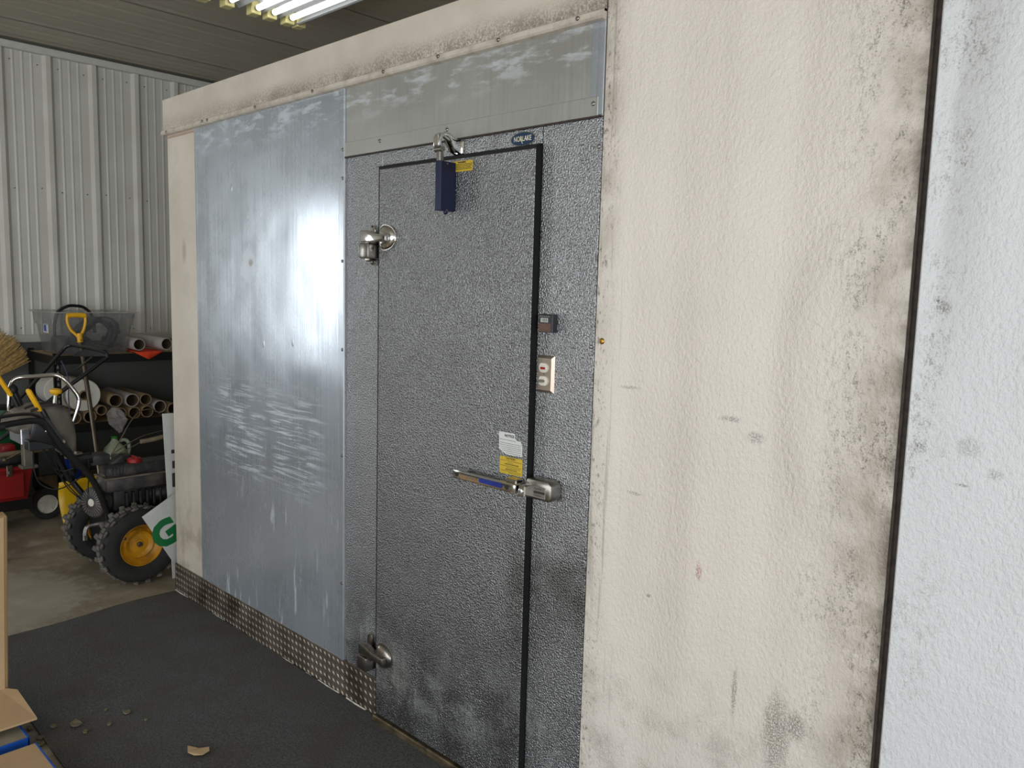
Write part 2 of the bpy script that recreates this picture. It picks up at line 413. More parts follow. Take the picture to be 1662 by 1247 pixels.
# --- yard machines, shelf goods
M['tyre'] = plain('dusty_tyre', C(34, 33, 31), .85, 0, .2, 20, .3, 90)
M['tread'] = plain('dusty_tread', C(96, 92, 84), .9, 0, .2, 30, .3, 90, (C(40, 38, 36), .5))
M['rim'] = plain('yellow_rim', C(196, 138, 22), .45, 0, .12, 14, 0, 1, (C(110, 70, 16), .7))
M['black_paint'] = plain('black_paint', C(20, 20, 21), .35, 0, .15, 20)
M['dusty_black'] = plain('dusty_black_plastic', C(38, 38, 41), .5, 0, .2, 10, 0, 1, (C(104, 96, 84), .6))
M['dash'] = plain('dusty_dash', C(112, 106, 94), .5, 0, .15, 9, 0, 1, (C(58, 54, 48), .6))
M['engine_dark'] = plain('engine_metal', C(46, 44, 42), .5, .5, .3, 25)
M['alu'] = plain('cast_aluminium', C(150, 148, 142), .4, .9, .2, 30)
M['yellow'] = plain('yellow_plastic', C(236, 178, 28), .4, 0, .06, 10)
M['yellow_blade'] = plain('yellow_blade', C(222, 178, 16), .38, 0, .08, 6, 0, 1, (C(150, 120, 40), .35))
M['red'] = plain('red_plastic', C(150, 22, 26), .4, 0, .12, 8, 0, 1, (C(70, 20, 20), .4))
M['red_cap'] = plain('red_cap', C(150, 30, 30), .45)
M['white_plastic'] = plain('white_plastic', C(206, 200, 188), .5, 0, .08)
M['silver'] = plain('bright_sheet', C(214, 216, 220), .25, .85, .05)
M['wood_board'] = plain('particle_board', C(176, 150, 112), .7, 0, .15, 30)
M['shelf_black'] = plain('black_shelf_steel', C(24, 25, 26), .45, .2, .15)
M['kraft'] = plain('kraft_tube', C(150, 128, 98), .75, 0, .1, 25)
M['kraft_dark'] = plain('tube_inside', C(92, 74, 52), .85)
M['filmed'] = plain('tube_with_film', C(176, 170, 166), .3, 0, .08, 12)
M['filmroll'] = plain('stretch_film_roll', C(222, 220, 208), .35, 0, .04, 40)
M['straw'] = plain('broom_straw', C(178, 146, 90), .7, 0, .3, 60)
M['steel_pipe'] = plain('shovel_shaft', C(104, 94, 80), .3, .8, .15)
M['orange'] = plain('orange_cloth', C(240, 74, 36), .7, 0, .08)
M['cardboard'] = plain('cardboard', C(176, 142, 100), .75, 0, .06, 10)
M['cardboard_light'] = plain('cardboard_light', C(190, 160, 122), .75, 0, .05, 10)
M['blue_tape'] = plain('blue_film', C(22, 84, 178), .4, 0, .1)
M['foam_grey'] = plain('foam_board_top', C(140, 132, 112), .7, 0, .1, 20)
M['green'] = plain('green_plastic', C(24, 92, 52), .45, 0, .1)
M['sign_green'] = plain('sign_green_print', C(20, 112, 58), .5, 0, .04)
M['sign_white'] = plain('sign_white', C(206, 206, 200), .5, 0, .05, 8, 0, 1, (C(150, 146, 138), .3))
M['jug'] = plain('milk_jug', C(196, 208, 180), .4, 0, .05, 10, Subsurface_Weight=.2)
M['jug_cap'] = plain('green_cap', C(70, 150, 50), .4)
M['blue'] = plain('blue_plastic', C(24, 66, 170), .4)
M['hose'] = plain('black_hose', C(20, 20, 23), .45)
M['purple'] = plain('purple_cord', C(80, 78, 120), .6)
M['handle_tan'] = plain('tan_grip', C(124, 110, 88), .6, 0, .15)
M['leaf'] = plain('dry_crumbs', C(108, 100, 78), .85, 0, .3, 60)
M['grey_card'] = plain('printed_dark', C(58, 56, 54), .6)
M['reflector'] = plain('fixture_enamel', C(224, 214, 150), .35, 0, .03)
M['fixture_white'] = plain('fixture_white_enamel', C(176, 180, 184), .35, .3, .03)
def clear(name, col, alpha, rough):
    g = G(name); nz = g.noise(14, 4)
    return g.fin(col, rough, 0, None, Alpha=g.mapr(nz, .3, .7, alpha-.08, alpha+.08))
M['tote'] = clear('clear_tote', C(138, 138, 138), .22, .2)
M['bag'] = clear('clear_bag', C(214, 210, 206), .30, .1)
def glow(name, col, st):
    g = G(name); return g.fin(col, .4, 0, None, Emission_Color=col, Emission_Strength=st)
M['lamp'] = glow('fluorescent_tube', (1, .97, .9, 1), 3.2)

# ================================================================== THE ROOM
XW = -2.7; ZC = 3.25
fl = struct(MB().box((XW-.2, -7.5, -.2), (8.2, 6.2, 0)).build('floor', M['concrete'], None, False))

# left wall: backing with a window opening, ribbed sheets as its panels
wl = MB()
y0, y1, wy0, wy1, wz0, wz1 = -6.2, 6.2, -3.33, -2.47, .90, 2.38
for lo, hi in (((y0, 0), (wy0, ZC)), ((wy1, 0), (y1, ZC)), ((wy0, 0), (wy1, wz0)), ((wy0, wz1), (wy1, ZC))):
    wl.box((XW-.16, lo[0], lo[1]), (XW-.005, hi[0], hi[1]))
wl = struct(wl.build('wall_left', M['wainscot'], None, False))
def rib_sheet(y0, w, z0, z1):
    prof = [(0, 0)]
    k = w/3
    for i in range(3):
        b = i*k
        prof += [(b+.0, .0), (b+.022, .026), (b+.052, .026), (b+.076, .0)]
        for q in (.125, .185, .245):
            prof += [(b+q-.012, 0), (b+q, .0035), (b+q+.012, 0)]
    prof.append((w, 0))
    vs = []; fs = []
    for a, h in prof: vs += [(XW+h, y0+a, z0), (XW+h, y0+a, z1)]
    for i in range(len(prof)-1): fs.append([2*i, 2*i+2, 2*i+3, 2*i+1])
    return MB().add(vs, fs)
ZT = 1.16
PITCH = .311*3
src = None
for i in range(-7, 7):
    ya = .265+PITCH*i
    if ya+PITCH > wy0 and ya < wy1:      # the sheets cut by the window
        for za, zb in ((ZT, ZT),): pass
        if ya < wy0: rib_sheet(ya, wy0-ya, ZT, ZC-.03).build('wall_panel', M['wall'], wl, True, .2)
        if ya+PITCH > wy1: rib_sheet(wy1, ya+PITCH-wy1, ZT, ZC-.03).build('wall_panel', M['wall'], wl, True, .2)
        rib_sheet(max(ya, wy0), min(wy1, ya+PITCH)-max(ya, wy0), wz1, ZC-.03).build('wall_panel', M['wall'], wl, True, .2)
        continue
    if src is None:
        src = rib_sheet(ya, PITCH, ZT, ZC-.03).build('wall_panel', M['wall'], wl, True, .2); y_src = ya
    else: copy_part(src, wl, (0, ya-y_src, 0))
for a, b in ((y0, wy0), (wy1, y1)):
    MB().box((XW-.004, a, 1.105), (XW+.03, b, 1.16), .004).build('base_trim', M['trim'], wl)
MB().box((XW-.004, y0, ZC-.075), (XW+.045, y1, ZC-.025), .004).build('top_trim', M['trim'], wl)
sm = MB()
for i in range(-3, 8):
    for z in (3.10, 2.22, 1.20):
        for d in (-.03, .105): sm.sphere((XW+.003, .265+.311*i+d, z+random.uniform(-.01, .01)), .005, 6, 4)
sc_ = sm.build('wall_screws', M['steel_screw'], wl); sc_['kind'] = 'stuff'
wf = MB()
for lo, hi in (((wy0, wz0), (wy0+.05, wz1)), ((wy1-.05, wz0), (wy1, wz1)), ((wy0, wz0), (wy1, wz0+.05)), ((wy0, wz1-.05), (wy1, wz1)), ((wy0, 1.62), (wy1, 1.66))):
    wf.box((XW-.12, lo[0], lo[1]), (XW+.02, hi[0], hi[1]), .004)
struct(wf.build('window_1', M['trim']))

wfr = MB()
for lo, hi in (((-2.9, 0), (-.4, ZC)), ((5.2, 0), (8.2, ZC)), ((-.4, 2.85), (5.2, ZC))):
    wfr.box((lo[0], -6.2, lo[1]), (hi[0], -6.0, hi[1]))
struct(wfr.build('wall_front', M['wall'], None, False))
struct(MB().box((-2.9, 6, 0), (8.2, 6.2, ZC)).build('wall_back', M['wall'], None, False))
struct(MB().box((8, -6.2, 0), (8.2, -5.5, ZC)).box((8, -2.1, 0), (8.2, 6.2, ZC)).box((8, -5.5, 2.72), (8.2, -2.1, ZC)).build('wall_right', M['wall'], None, False))

ce = struct(MB().box((-2.9, -6.2, ZC), (8.2, 6.2, ZC+.1)).build('ceiling', M['ceiling'], None, False))
def ceil_sheet(x0, w):
    prof = []
    for i in range(4):
        b = i*w/4
        prof += [(b+.0, .006), (b+.03, .006), (b+.05, .002), (b+.09, .002), (b+.105, .0035), (b+.13, .0035), (b+.145, .002), (b+w/4-.02, .002), (b+w/4-.004, .006)]
    vs = []; fs = []
    for a, h in prof: vs += [(x0+a, -6, ZC-h), (x0+a, 6, ZC-h)]
    for i in range(len(prof)-1): fs.append([2*i, 2*i+1, 2*i+3, 2*i+2])
    fs.append([0, 1, 2*len(prof)-1, 2*len(prof)-2][:0] or [0, 2, 3, 1])
    return MB().add(vs, fs[:-1])
SW = .94; src = None
for i in range(-1, 12):
    x0 = -2.19+SW*i
    if src is None: src = ceil_sheet(x0, SW-.006).build('ceiling_panel', M['ceiling'], ce, True, .1); x_src = x0
    else: copy_part(src, ce, (x0-x_src, 0, 0))

# ================================================================== WALK-IN COOLER
K = thing('walk_in_cooler', 'walk-in cooler with white panels, galvanised sheets and a grey embossed steel door', 'walk-in cooler')
def part(mb, name, mat, parent=K, label=None, **kw):
    o = mb.build(name, M[mat] if isinstance(mat, str) else mat, parent, **kw)
    if label: o['label'] = label
    return o
part(MB().box((.02, .1, 0), (5.2, 2.8, 2.40)), 'cooler_body', 'beige', smooth=False)
part(MB().box((0, 0, 0), (1.487, .1, 2.40), .004), 'wall_panel', 'beige', label='beige embossed end panel at the corner')
part(MB().box((2.6395, -.004, 0), (3.4245, .1, 2.44), .003), 'wall_panel', 'white_mid', label='white embossed panel with sooty joint, warm light in its colour')
part(MB().box((3.4375, -.004, 0), (5.2, .1, 2.44), .003), 'wall_panel', 'white_right', label='white embossed panel, cool daylight in its colour')
part(MB().box((3.424, .004, 0), (3.438, .06, 2.44)), 'joint_strip', 'seam', smooth=False, label='dark brown joint between white panels')
part(MB().box((3.4225, -.0055, 0), (3.4275, .003, 2.44), .001), 'joint_edge', 'seam', smooth=False)
part(MB().box((2.632, .004, 0), (2.642, .06, 2.30)), 'joint_strip', 'seam', smooth=False)
# frame around the door
part(MB().box((1.489, 0, 0), (1.7015, .1, 2.035), .0025), 'door_frame_jamb', 'frame')
part(MB().box((2.428, 0, 0), (2.635, .1, 2.035), .0025), 'door_frame_jamb', 'frame')
part(MB().box((1.704, 0, 1.985), (2.4255, .1, 2.035), .002), 'door_frame_head', 'frame')
part(MB().box((1.489, .002, 2.035), (2.635, .1, 2.40)), 'head_panel', 'beige', smooth=False)
# sheets and strips
part(MB().box((.294, -.0035, .1), (1.4455, 0, 2.279), .001), 'galvanised_sheet', 'galv', label='scratched galvanised sheet beside the door')
part(MB().prism([(1.4455, 0), (1.4455, -.002), (1.4525, -.0035), (1.455, -.010), (1.4845, -.010), (1.4885, -.006), (1.4885, 0)], (0, 0, .148), (1, 0, 0), (0, 1, 0), 2.131), 'cover_strip', 'galv_strip', smooth=False, label='upright bent galvanised cover strip')
part(MB().box((1.489, -.003, 2.033), (2.637, 0, 2.279), .001), 'header_sheet', 'galv_header', label='galvanised sheet above the door')
part(MB().box((2.594, -.0055, 2.036), (2.6375, -.003, 2.279), .001), 'header_side_strip', 'galv_strip')
part(MB().box((1.489, -.0075, 2.034), (2.623, -.003, 2.084), .0012), 'header_angle_strip', 'galv_header')
part(MB().box((1.489, -.009, 2.030), (2.632, -.001, 2.0345)), 'header_drip_edge', 'seam', smooth=False)
# fascia boards with folded lips, and the return round the corner
for a, b in ((-.012, .4045), (.4065, 2.637)):
    part(MB().box((a, -.014, 2.290), (b, .0, 2.437), .0015), 'fascia_board', 'fascia')
    part(MB().prism([(-.0, 2.270), (-.020, 2.272), (-.026, 2.277), (-.022, 2.292), (-.012, 2.298), (0, 2.298)], (a, 0, 0), (0, 1, 0), (0, 0, 1), b-a), 'fascia_lip', 'lip', smooth=False)
part(MB().box((-.014, .001, 2.272), (0.0, 2.8, 2.437), .0015), 'fascia_board', 'fascia')
part(MB().box((0, 0, 2.40), (2.637, 2.8, 2.43)), 'cooler_top', 'beige', smooth=False)
# tread plate kick strip: flat sheet with raised lens-shaped lugs
dp = MB().box((-.006, -.006, .003), (1.7005, 0, .147), .001)
dp.box((-.006, -.006, .003), (0, .35, .147), .001)
def lug(mb, cx, cz, an, L=.0125, Wd=.0038, h=.0026):
    ca, sa = math.cos(an), math.sin(an)
    q = [(-L, 0, 0), (0, -Wd, 0), (L, 0, 0), (0, Wd, 0), (-L*.45, 0, h), (L*.45, 0, h)]
    vs = [(cx+a*ca-b*sa, -.006-c, cz+a*sa+b*ca) for a, b, c in q]
    mb.add(vs, [[0, 1, 4], [1, 5, 4], [1, 2, 5], [2, 3, 5], [3, 4, 5], [3, 0, 4]])
sp = .030; row = 0; zz = .014
while zz < .142:
    xx = .008+(row % 2)*sp/2; k = row
    while xx < 1.69:
        lug(dp, xx, zz, .8 if row % 2 else -.8); xx += sp; k += 1
    zz += .015; row += 1
part(dp, 'tread_plate', 'diamond', label='dirty diamond tread kick plate', smooth=False)
ck = MB(); xx = .0
while xx < 1.69:
    L = random.uniform(.03, .16); r = random.uniform(.0015, .004)
    ck.tube([(xx, -.009, .004), (xx+L*.5, -.011, .005), (min(xx+L, 1.7), -.009, .004)], r, 6, 2); xx += L+random.choice((.004, .01, .05, .1))
part(ck, 'caulk_line', 'caulk')['kind'] = 'stuff'
part(MB().box((1.705, -.034, 0), (2.60, .02, .026), .004), 'door_threshold', 'threshold')

# screws: one mesh shared
def screw_mesh(r=.006):
    return MB().lathe([(r, 0), (r, .0015), (r*.75, .0035), (r*.3, .0042), (0, .0042)], (0, 0, 0), (0, -1, 0), 10)
sm_ = screw_mesh(.0062).build('screw', M['steel_screw'], K); sm_.location = (.424, -.026, 2.284)
for x, z in ((.471, 2.284), (.05, 2.281), (.8895, 2.283), (1.308, 2.284), (1.733, 2.284), (2.008, 2.285), (2.269, 2.285), (2.56, 2.284)):
    copy_part(sm_, K, (x, -.0255, z))
for x, z in ((2.035, 2.066), (2.608, 2.066), (1.693, 2.068)): copy_part(sm_, K, (x, -.0075, z))
for z in (2.06, 1.96, 1.666, 1.344, .947, .453): copy_part(sm_, K, (1.479, -.0095, z))
for x, z in ((2.6257, 1.9564), (2.6243, 1.4314)): copy_part(sm_, K, (x, 0, z))
for x, z in ((.02, .13), (.02, .03), (.25, .135), (.48, .136)): copy_part(sm_, K, (x, -.006, z))
br = screw_mesh(.0085).build('screw', M['brass'], K); br.location = (2.664, -.004, 1.449); br['label'] = 'brass screw'
# maker's nameplate
nb = MB(); pts = [(.0465*math.cos(t*PI/20), .0195*math.sin(t*PI/20)) for t in range(40)]
nb.prism(pts, (2.3545, 0, 2.0045), (1, 0, 0), (0, 0, 1), .003)
npl = part(nb, 'nameplate', 'chrome', label='oval blue nameplate')
nb = MB().prism([(a*.95, b*.92) for a, b in pts], (2.3545, -.003, 2.0045), (1, 0, 0), (0, 0, 1), .0008)
part(nb, 'nameplate_face', 'blue_badge', npl)
text('nameplate_lettering', 'NORLAKE', .0205, (2.3545, -.0042, 2.0045), M['badge_letter'], npl, xs=.74)
part(MB().tube([(2.349, -.0042, 2.003), (2.3525, -.0042, 1.996), (2.3545, -.0042, 1.991)], .0009, 5, 2), 'letter_tail', 'badge_letter', npl)

# ---------------- the door
DX0, DX1, DF = 1.717, 2.4265, -.026
D = part(MB().box((DX0, DF, .034), (DX1, -.004, 1.970), .002), 'door', 'door', label='grey embossed steel cooler door')
part(MB().box((DX0-.008, DF+.003, .03), (DX1-.0005, .03, 1.980), .001), 'door_gasket', 'gap', D, smooth=False)
part(MB().box((DX1-.0008, DF+.0015, .032), (DX1+.0008, 0.0, 1.975)), 'door_gasket', 'gap', D, smooth=False)
def hinge(z, mat, cap):
    dz = z-1.738
    def q(p): return (p[0], p[1], p[2]+dz)
    mb = MB()
    st = [(.0165*math.cos(t*PI/8), .0165*math.sin(t*PI/8)+.052) for t in range(9)]+[(.0165*math.cos(t*PI/8+PI), .0165*math.sin(t*PI/8+PI)-.052) for t in range(9)]
    mb.prism(st, q((1.661, 0, 1.719)), (1, 0, 0), (0, 0, 1), .012, .002)          # flange on the frame
    fl_ = part(mb, 'hinge_flange', mat, D)
    mb = MB().box(q((1.651, -.064, 1.672)), q((1.708, -.008, 1.724)), .006, 2)     # barrel
    mb.box(q((1.668, -.050, 1.662)), q((1.690, -.016, 1.735)), .004)
    part(mb, 'hinge_barrel', cap, D)
    mb = MB().prism([(1.655, 1.727), (1.655, 1.7665), (1.690, 1.767), (1.718, 1.758), (1.742, 1.752), (1.796, 1.752), (1.796, 1.728), (1.742, 1.727), (1.720, 1.722), (1.700, 1.727)], q((0, -.034, 0)), (1, 0, 0), (0, 0, 1), .026, .003)
    part(mb, 'hinge_strap', mat, D)
    mb = MB(); seg = 28; rings = 6; vs = []; fs = []                                # domed leaf on the door
    for j in range(rings+1):
        a = j/rings*PI/2
        for k in range(seg):
            t = 2*PI*k/seg; cx = math.cos(t); kx = .062 if cx > 0 else .024
            vs.append((1.750+kx*cx*math.cos(a*.92), DF-.003-.015*math.sin(a), 1.742+dz+.041*math.sin(t)*math.cos(a*.92)))
    for j in range(rings):
        for k in range(seg): fs.append([j*seg+k, j*seg+(k+1) % seg, (j+1)*seg+(k+1) % seg, (j+1)*seg+k])
    fs.append([rings*seg+k for k in range(seg)]); mb.add(vs, fs)
    mb.prism([(1.750+(.066 if math.cos(t*PI/14) > 0 else .026)*math.cos(t*PI/14), 1.742+dz+.044*math.sin(t*PI/14)) for t in range(28)], (0, DF, 0), (1, 0, 0), (0, 0, 1), .005)
    part(mb, 'hinge_leaf', mat, D)
    for p in ((1.787, -.060, 1.740), (1.661, -.012, 1.783), (1.661, -.012, 1.657)):
        part(MB().lathe([(.0045, 0), (.003, .002), (0, .002)], q(p), (0, -1, 0), 8), 'hinge_screw', 'ink', D)
hinge(1.738, 'chrome', 'chrome_dusty'); hinge(.262, 'chrome_dusty', 'chrome_dusty')

# latch handle
mb = MB().prism([(2.160, 0), (2.160, -.046), (2.205, -.046), (2.24, -.0465), (2.40, -.046), (2.4255, -.046), (2.4255, 0), (2.372, 0), (2.362, -.022), (2.345, -.033), (2.212, -.034), (2.200, -.022), (2.192, 0)],
           (0, DF, .998), (1, 0, 0), (0, 1, 0), .026, .0025)
part(mb, 'latch_handle', 'chrome', D)
part(MB().box((2.375, -.060, 1.022), (2.418, DF, 1.035), .003), 'latch_cap', 'chrome', D)
part(MB().prism([(2.280, 1.005), (2.277, 1.011), (2.281, 1.0185), (2.371, 1.0195), (2.3765, 1.012), (2.372, 1.0045)], (0, -.0715, 0), (1, 0, 0), (0, 0, 1), .0012), 'handle_insert', 'blue_insert', D, label='blue insert')
for x in (2.179, 2.393): part(MB().lathe([(.0068, 0), (.0068, .0016), (.0045, .0016), (.0042, .0006), (0, .0006)], (x, -.072, 1.0115), (0, -1, 0), 14), 'handle_bolt', 'ink', D)
mb = MB()
for i in range(9): mb.box((2.222+i*.006, -.0726, 1.0068+.003*(i % 2)), (2.2255+i*.006, -.0718, 1.0105+.003*(i % 2)))
part(mb, 'handle_stamp', 'chrome_dusty', D, smooth=False)
mb = MB().box((2.432, -.066, .992), (2.458, -.006, 1.026), .003)
part(mb, 'lock_housing', 'chrome', D)
mb = MB().lathe([(.0085, 0), (.0085, .004), (.0065, .005), (0, .005)], (2.4435, -.065, 1.0085), (0, -1, 0), 18)
mb.mi = 1; mb.box((2.4415, -.0712, 1.0075), (2.4460, -.0698, 1.0095))
part(mb, 'lock_cylinder', [M['silver'], M['ink']], D)
# keeper on the frame
mb = MB().prism([(2.441, .988), (2.441, 1.037), (2.448, 1.046), (2.525, 1.046), (2.540, 1.036), (2.540, 1.0), (2.530, .988)], (0, 0, 0), (1, 0, 0), (0, 0, 1), .046, .006)
kp = part(mb, 'latch_keeper', 'chrome_dusty')
part(MB().box((2.456, -.0475, .995), (2.519, -.0455, 1.028), .0006), 'keeper_plate', 'alu', kp)
part(MB().prism([(2.4745, 1.0105), (2.478, 1.0145), (2.5175, 1.0155), (2.5175, 1.0085), (2.478, 1.0075)], (0, -.0474, 0), (1, 0, 0), (0, 0, 1), .0006), 'keeper_slot', 'ink', kp)
text('keeper_lettering', '< LOCK >', .0088, (2.4945, -.0478, 1.0212), M['ink'], kp, xs=.95)
text('keeper_lettering', '< LOCK >', .0088, (2.4945, -.0478, 1.0022), M['ink'], kp, xs=.95)

# stickers on the door
yS = DF-.0004
nt = part(MB().prism([(2.3127, 1.1601), (2.3787, 1.1606), (2.3792, 1.1475), (2.3868, 1.141), (2.4017, 1.1406), (2.4087, 1.1268), (2.4092, 1.0963), (2.3463, 1.0948), (2.3277, 1.1008), (2.3144, 1.1088)], (0, yS, 0), (1, 0, 0), (0, 0, 1), .0006), 'notice_sticker', 'white_label', D, smooth=False, label='torn white notice sticker')
text('notice_lettering', 'NOTICE', .0105, (2.356, yS-.0008, 1.1505), M['ink'], D, bold=.0003)
def lines(name, x0, x1, zs, mat, y=yS-.0009, h=.0016, words=True):
    mb = MB()
    for z, a, b in zs:
        x = x0+(x1-x0)*a
        while x < x0+(x1-x0)*b:
            L = random.uniform(.003, .009); mb.box((x, y-.0002, z-h/2), (min(x+L, x1), y, z+h/2)); x += L+.0016
    return part(mb, name, mat, D, smooth=False)
lines('notice_small_print', 2.3165, 2.404, [(1.138, 0, .75), (1.1285, 0, .95), (1.1225, .02, .98), (1.1165, .02, 1), (1.111, .05, 1), (1.1055, .12, 1), (1.1, .3, 1)], 'ink_pale')
cpts = []
for cx, cz, a0 in ((2.405, 1.083, 0), (2.324, 1.0815, PI/2), (2.325, 1.0415, PI), (2.405, 1.0435, 3*PI/2)):
    cpts += [(cx+.006*math.cos(a0+t*PI/8), cz+.006*math.sin(a0+t*PI/8)) for t in range(5)]
part(MB().prism(cpts, (0, yS, 0), (1, 0, 0), (0, 0, 1), .0006), 'caution_sticker', 'yellow_label', D, smooth=False, label='yellow caution sticker')
text('caution_lettering', 'CAUTION', .0085, (2.362, yS-.0008, 1.0835), M['ink_yellow'], D, bold=.0003)
lines('caution_small_print', 2.322, 2.407, [(1.0765, 0, 1), (1.0715, .35, .6), (1.0605, 0, 1), (1.0555, .3, .9), (1.0455, .05, 1), (1.041, .4, .95)], 'ink_yellow')
lines('caution_bold_print', 2.322, 2.407, [(1.0665, .2, .8), (1.0505, .25, .75)], 'ink_yellow', h=.0034)
part(MB().prism([(2.0905, 1.9615), (2.1758, 1.9605), (2.1746, 1.9295), (2.0905, 1.930)], (0, yS, 0), (1, 0, 0), (0, 0, 1), .0006), 'warning_sticker', 'yellow_label', D, smooth=False, label='yellow sticker beside door closer')
text('warning_lettering', 'WARNING', .0075, (2.128, yS-.0008, 1.9565), M['ink'], D, bold=.0002)
lines('warning_small_print', 2.094, 2.172, [(1.9505, 0, .95), (1.946, .02, 1), (1.9415, .0, .9), (1.937, .05, .95)], 'ink', h=.0019)

# door closer: blue body on the door, sprung hook on the frame head
mb = MB().box((2.0745, -.087, 1.811), (2.1005, DF, 1.957), .0015)
mb.lathe([(.007, 0), (.007, .006), (.003, .01), (0, .01)], (2.0885, -.055, 1.811), (0, 0, -1), 10)
part(mb, 'closer_body', 'navy', D, label='navy blue door closer body')
for z in (1.951, 1.813): part(MB().lathe([(.003, 0), (.002, .0012), (0, .0012)], (2.1005, -.06, z), (1, 0, 0), 8), 'closer_screw', 'steel_screw', D)
arch = [(0, 1.988), (0, 2.026), (-.012, 2.026), (-.03, 2.032), (-.052, 2.042), (-.072, 2.043), (-.088, 2.036), (-.094, 2.022), (-.094, 2.0), (-.086, 2.0), (-.085, 2.018), (-.078, 2.029), (-.064, 2.032), (-.05, 2.026), (-.04, 2.008), (-.03, 1.992), (-.012, 1.986)]
hk = part(MB().prism(arch, (2.072, 0, 0), (0, 1, 0), (0, 0, 1), .006, .001), 'closer_hook', 'chrome')
mb = MB().prism(arch, (2.094, 0, 0), (0, 1, 0), (0, 0, 1), .006, .001)
mb.box((2.076, -.095, 2.000), (2.096, -.089, 2.034), .002).box((2.064, -.006, 1.986), (2.108, 0, 2.026), .002)
part(mb, 'hook_bracket', 'chrome', hk)
mb = MB().tube([(2.070, -.082, 1.992), (2.102, -.082, 1.992)], .009, 14, 1).box((2.078, -.088, 1.955), (2.096, -.070, 1.986), .003)
part(mb, 'hook_roller', 'chrome_dusty', hk)

# ---------------- small fittings on the frame
T = thing('digital_thermometer', 'small dark digital thermometer with grey display stuck on the steel door frame', 'thermometer', (2.477, 0, 1.462))
part(MB().box((2.451, -.021, 1.4625), (2.5035, 0, 1.5125), .0015), 'case', 'therm', T)
part(MB().box((2.460, -.0222, 1.4905), (2.4815+.006, -.0208, 1.5025)), 'display', 'lcd', T, smooth=False)
part(MB().box((2.4525, -.0220, 1.4645), (2.4985, -.0208, 1.4875)), 'brown_panel', 'brown_label', T, smooth=False)
mb = MB()
for i in range(5): mb.box((2.457+i*.0075, -.0215, 1.5055), (2.4620+i*.0075, -.0208, 1.5085))
part(mb, 'maker_lettering', 'ink_pale', T, smooth=False)
mb = MB()
for x in (2.468, 2.474, 2.480): mb.box((x, -.0226, 1.493), (x+.0035, -.0221, 1.5005))
part(mb, 'display_digits', 'ink_pale', T, smooth=False)
S = thing('light_switch', 'brushed metal switch plate with red pilot light and toggle below the thermometer', 'light switch', (2.467, 0, 1.29))
mb = MB(); a, b = (2.4345, 2.4995), (1.2895, 1.3965)
vs = [(a[0], 0, b[0]), (a[1], 0, b[0]), (a[1], 0, b[1]), (a[0], 0, b[1]), (a[0]+.007, -.007, b[0]+.008), (a[1]-.008, -.007, b[0]+.008), (a[1]-.008, -.007, b[1]-.008), (a[0]+.007, -.007, b[1]-.008)]
mb.add(vs, [[0, 1, 5, 4], [1, 2, 6, 5], [2, 3, 7, 6], [3, 0, 4, 7], [4, 5, 6, 7], [3, 2, 1, 0]])
part(mb, 'cover_plate', 'switch_metal', S, smooth=False)
def lens(cx, cz):
    q = []
    for t in range(24):
        x, z = .0165*math.cos(t*PI/12), .0165*math.sin(t*PI/12)
        q.append((x, max(-.0135, min(.0135, z))))
    return MB().prism(q, (cx, -.006, cz), (1, 0, 0), (0, 0, 1), .006, .001)
part(lens(2.4655, 1.3615), 'pilot_housing', 'ivory', S)
part(MB().box((2.456, -.0135, 1.357), (2.4735, -.0118, 1.3635), .0004), 'pilot_light', 'red_lens', S, label='red pilot light')
part(lens(2.4655, 1.324), 'toggle_housing', 'ivory', S)
part(MB().box((2.456, -.024, 1.3205), (2.472, -.0118, 1.3275), .0015), 'toggle', 'grey_toggle', S)
mb = MB().lathe([(.003, 0), (.002, .0015), (0, .0015)], (2.4655, -.007, 1.343), (0, -1, 0), 8)
part(mb, 'plate_screw', 'steel_screw', S)

# ================================================================== MAT, BOXES, LITTER
import bisect
mb = MB(); xs = [.0+i*.12 for i in range(45)]
edge = lambda y: .012+.05*max(0, min(1, (-y-.3)/.6))+.012*math.sin(y*9)
ys = [-.012-.0755*i for i in range(13)]
vs = []; fs = []
for y in ys:
    x0 = edge(y)
    for i, x in enumerate(xs):
        xx = x0+x
        vs.append((xx, y+(.008*math.sin(xx*3.1) if y < -.85 else 0), .006+.0025*math.sin(xx*2.3+y*5)*math.sin(y*4+1)))
n = len(xs)
for j in range(len(ys)-1):
    for i in range(n-1): fs.append([j*n+i, j*n+i+1, (j+1)*n+i+1, (j+1)*n+i])
nv = len(vs); bot = [(x, y, .0005) for x, y, z in vs]
per = [i for i in range(n)]+[j*n+n-1 for j in range(1, len(ys))]+[(len(ys)-1)*n+i for i in range(n-2, -1, -1)]+[j*n for j in range(len(ys)-2, 0, -1)]
fs += [[per[k], per[(k+1) % len(per)], per[(k+1) % len(per)]+nv, per[k]+nv] for k in range(len(per))]
mb.add(vs+bot, fs)
tag(mb.build('floor_mat', M['felt'], None, True, .8), 'dark grey felt floor mat along the foot of the cooler', 'mat')

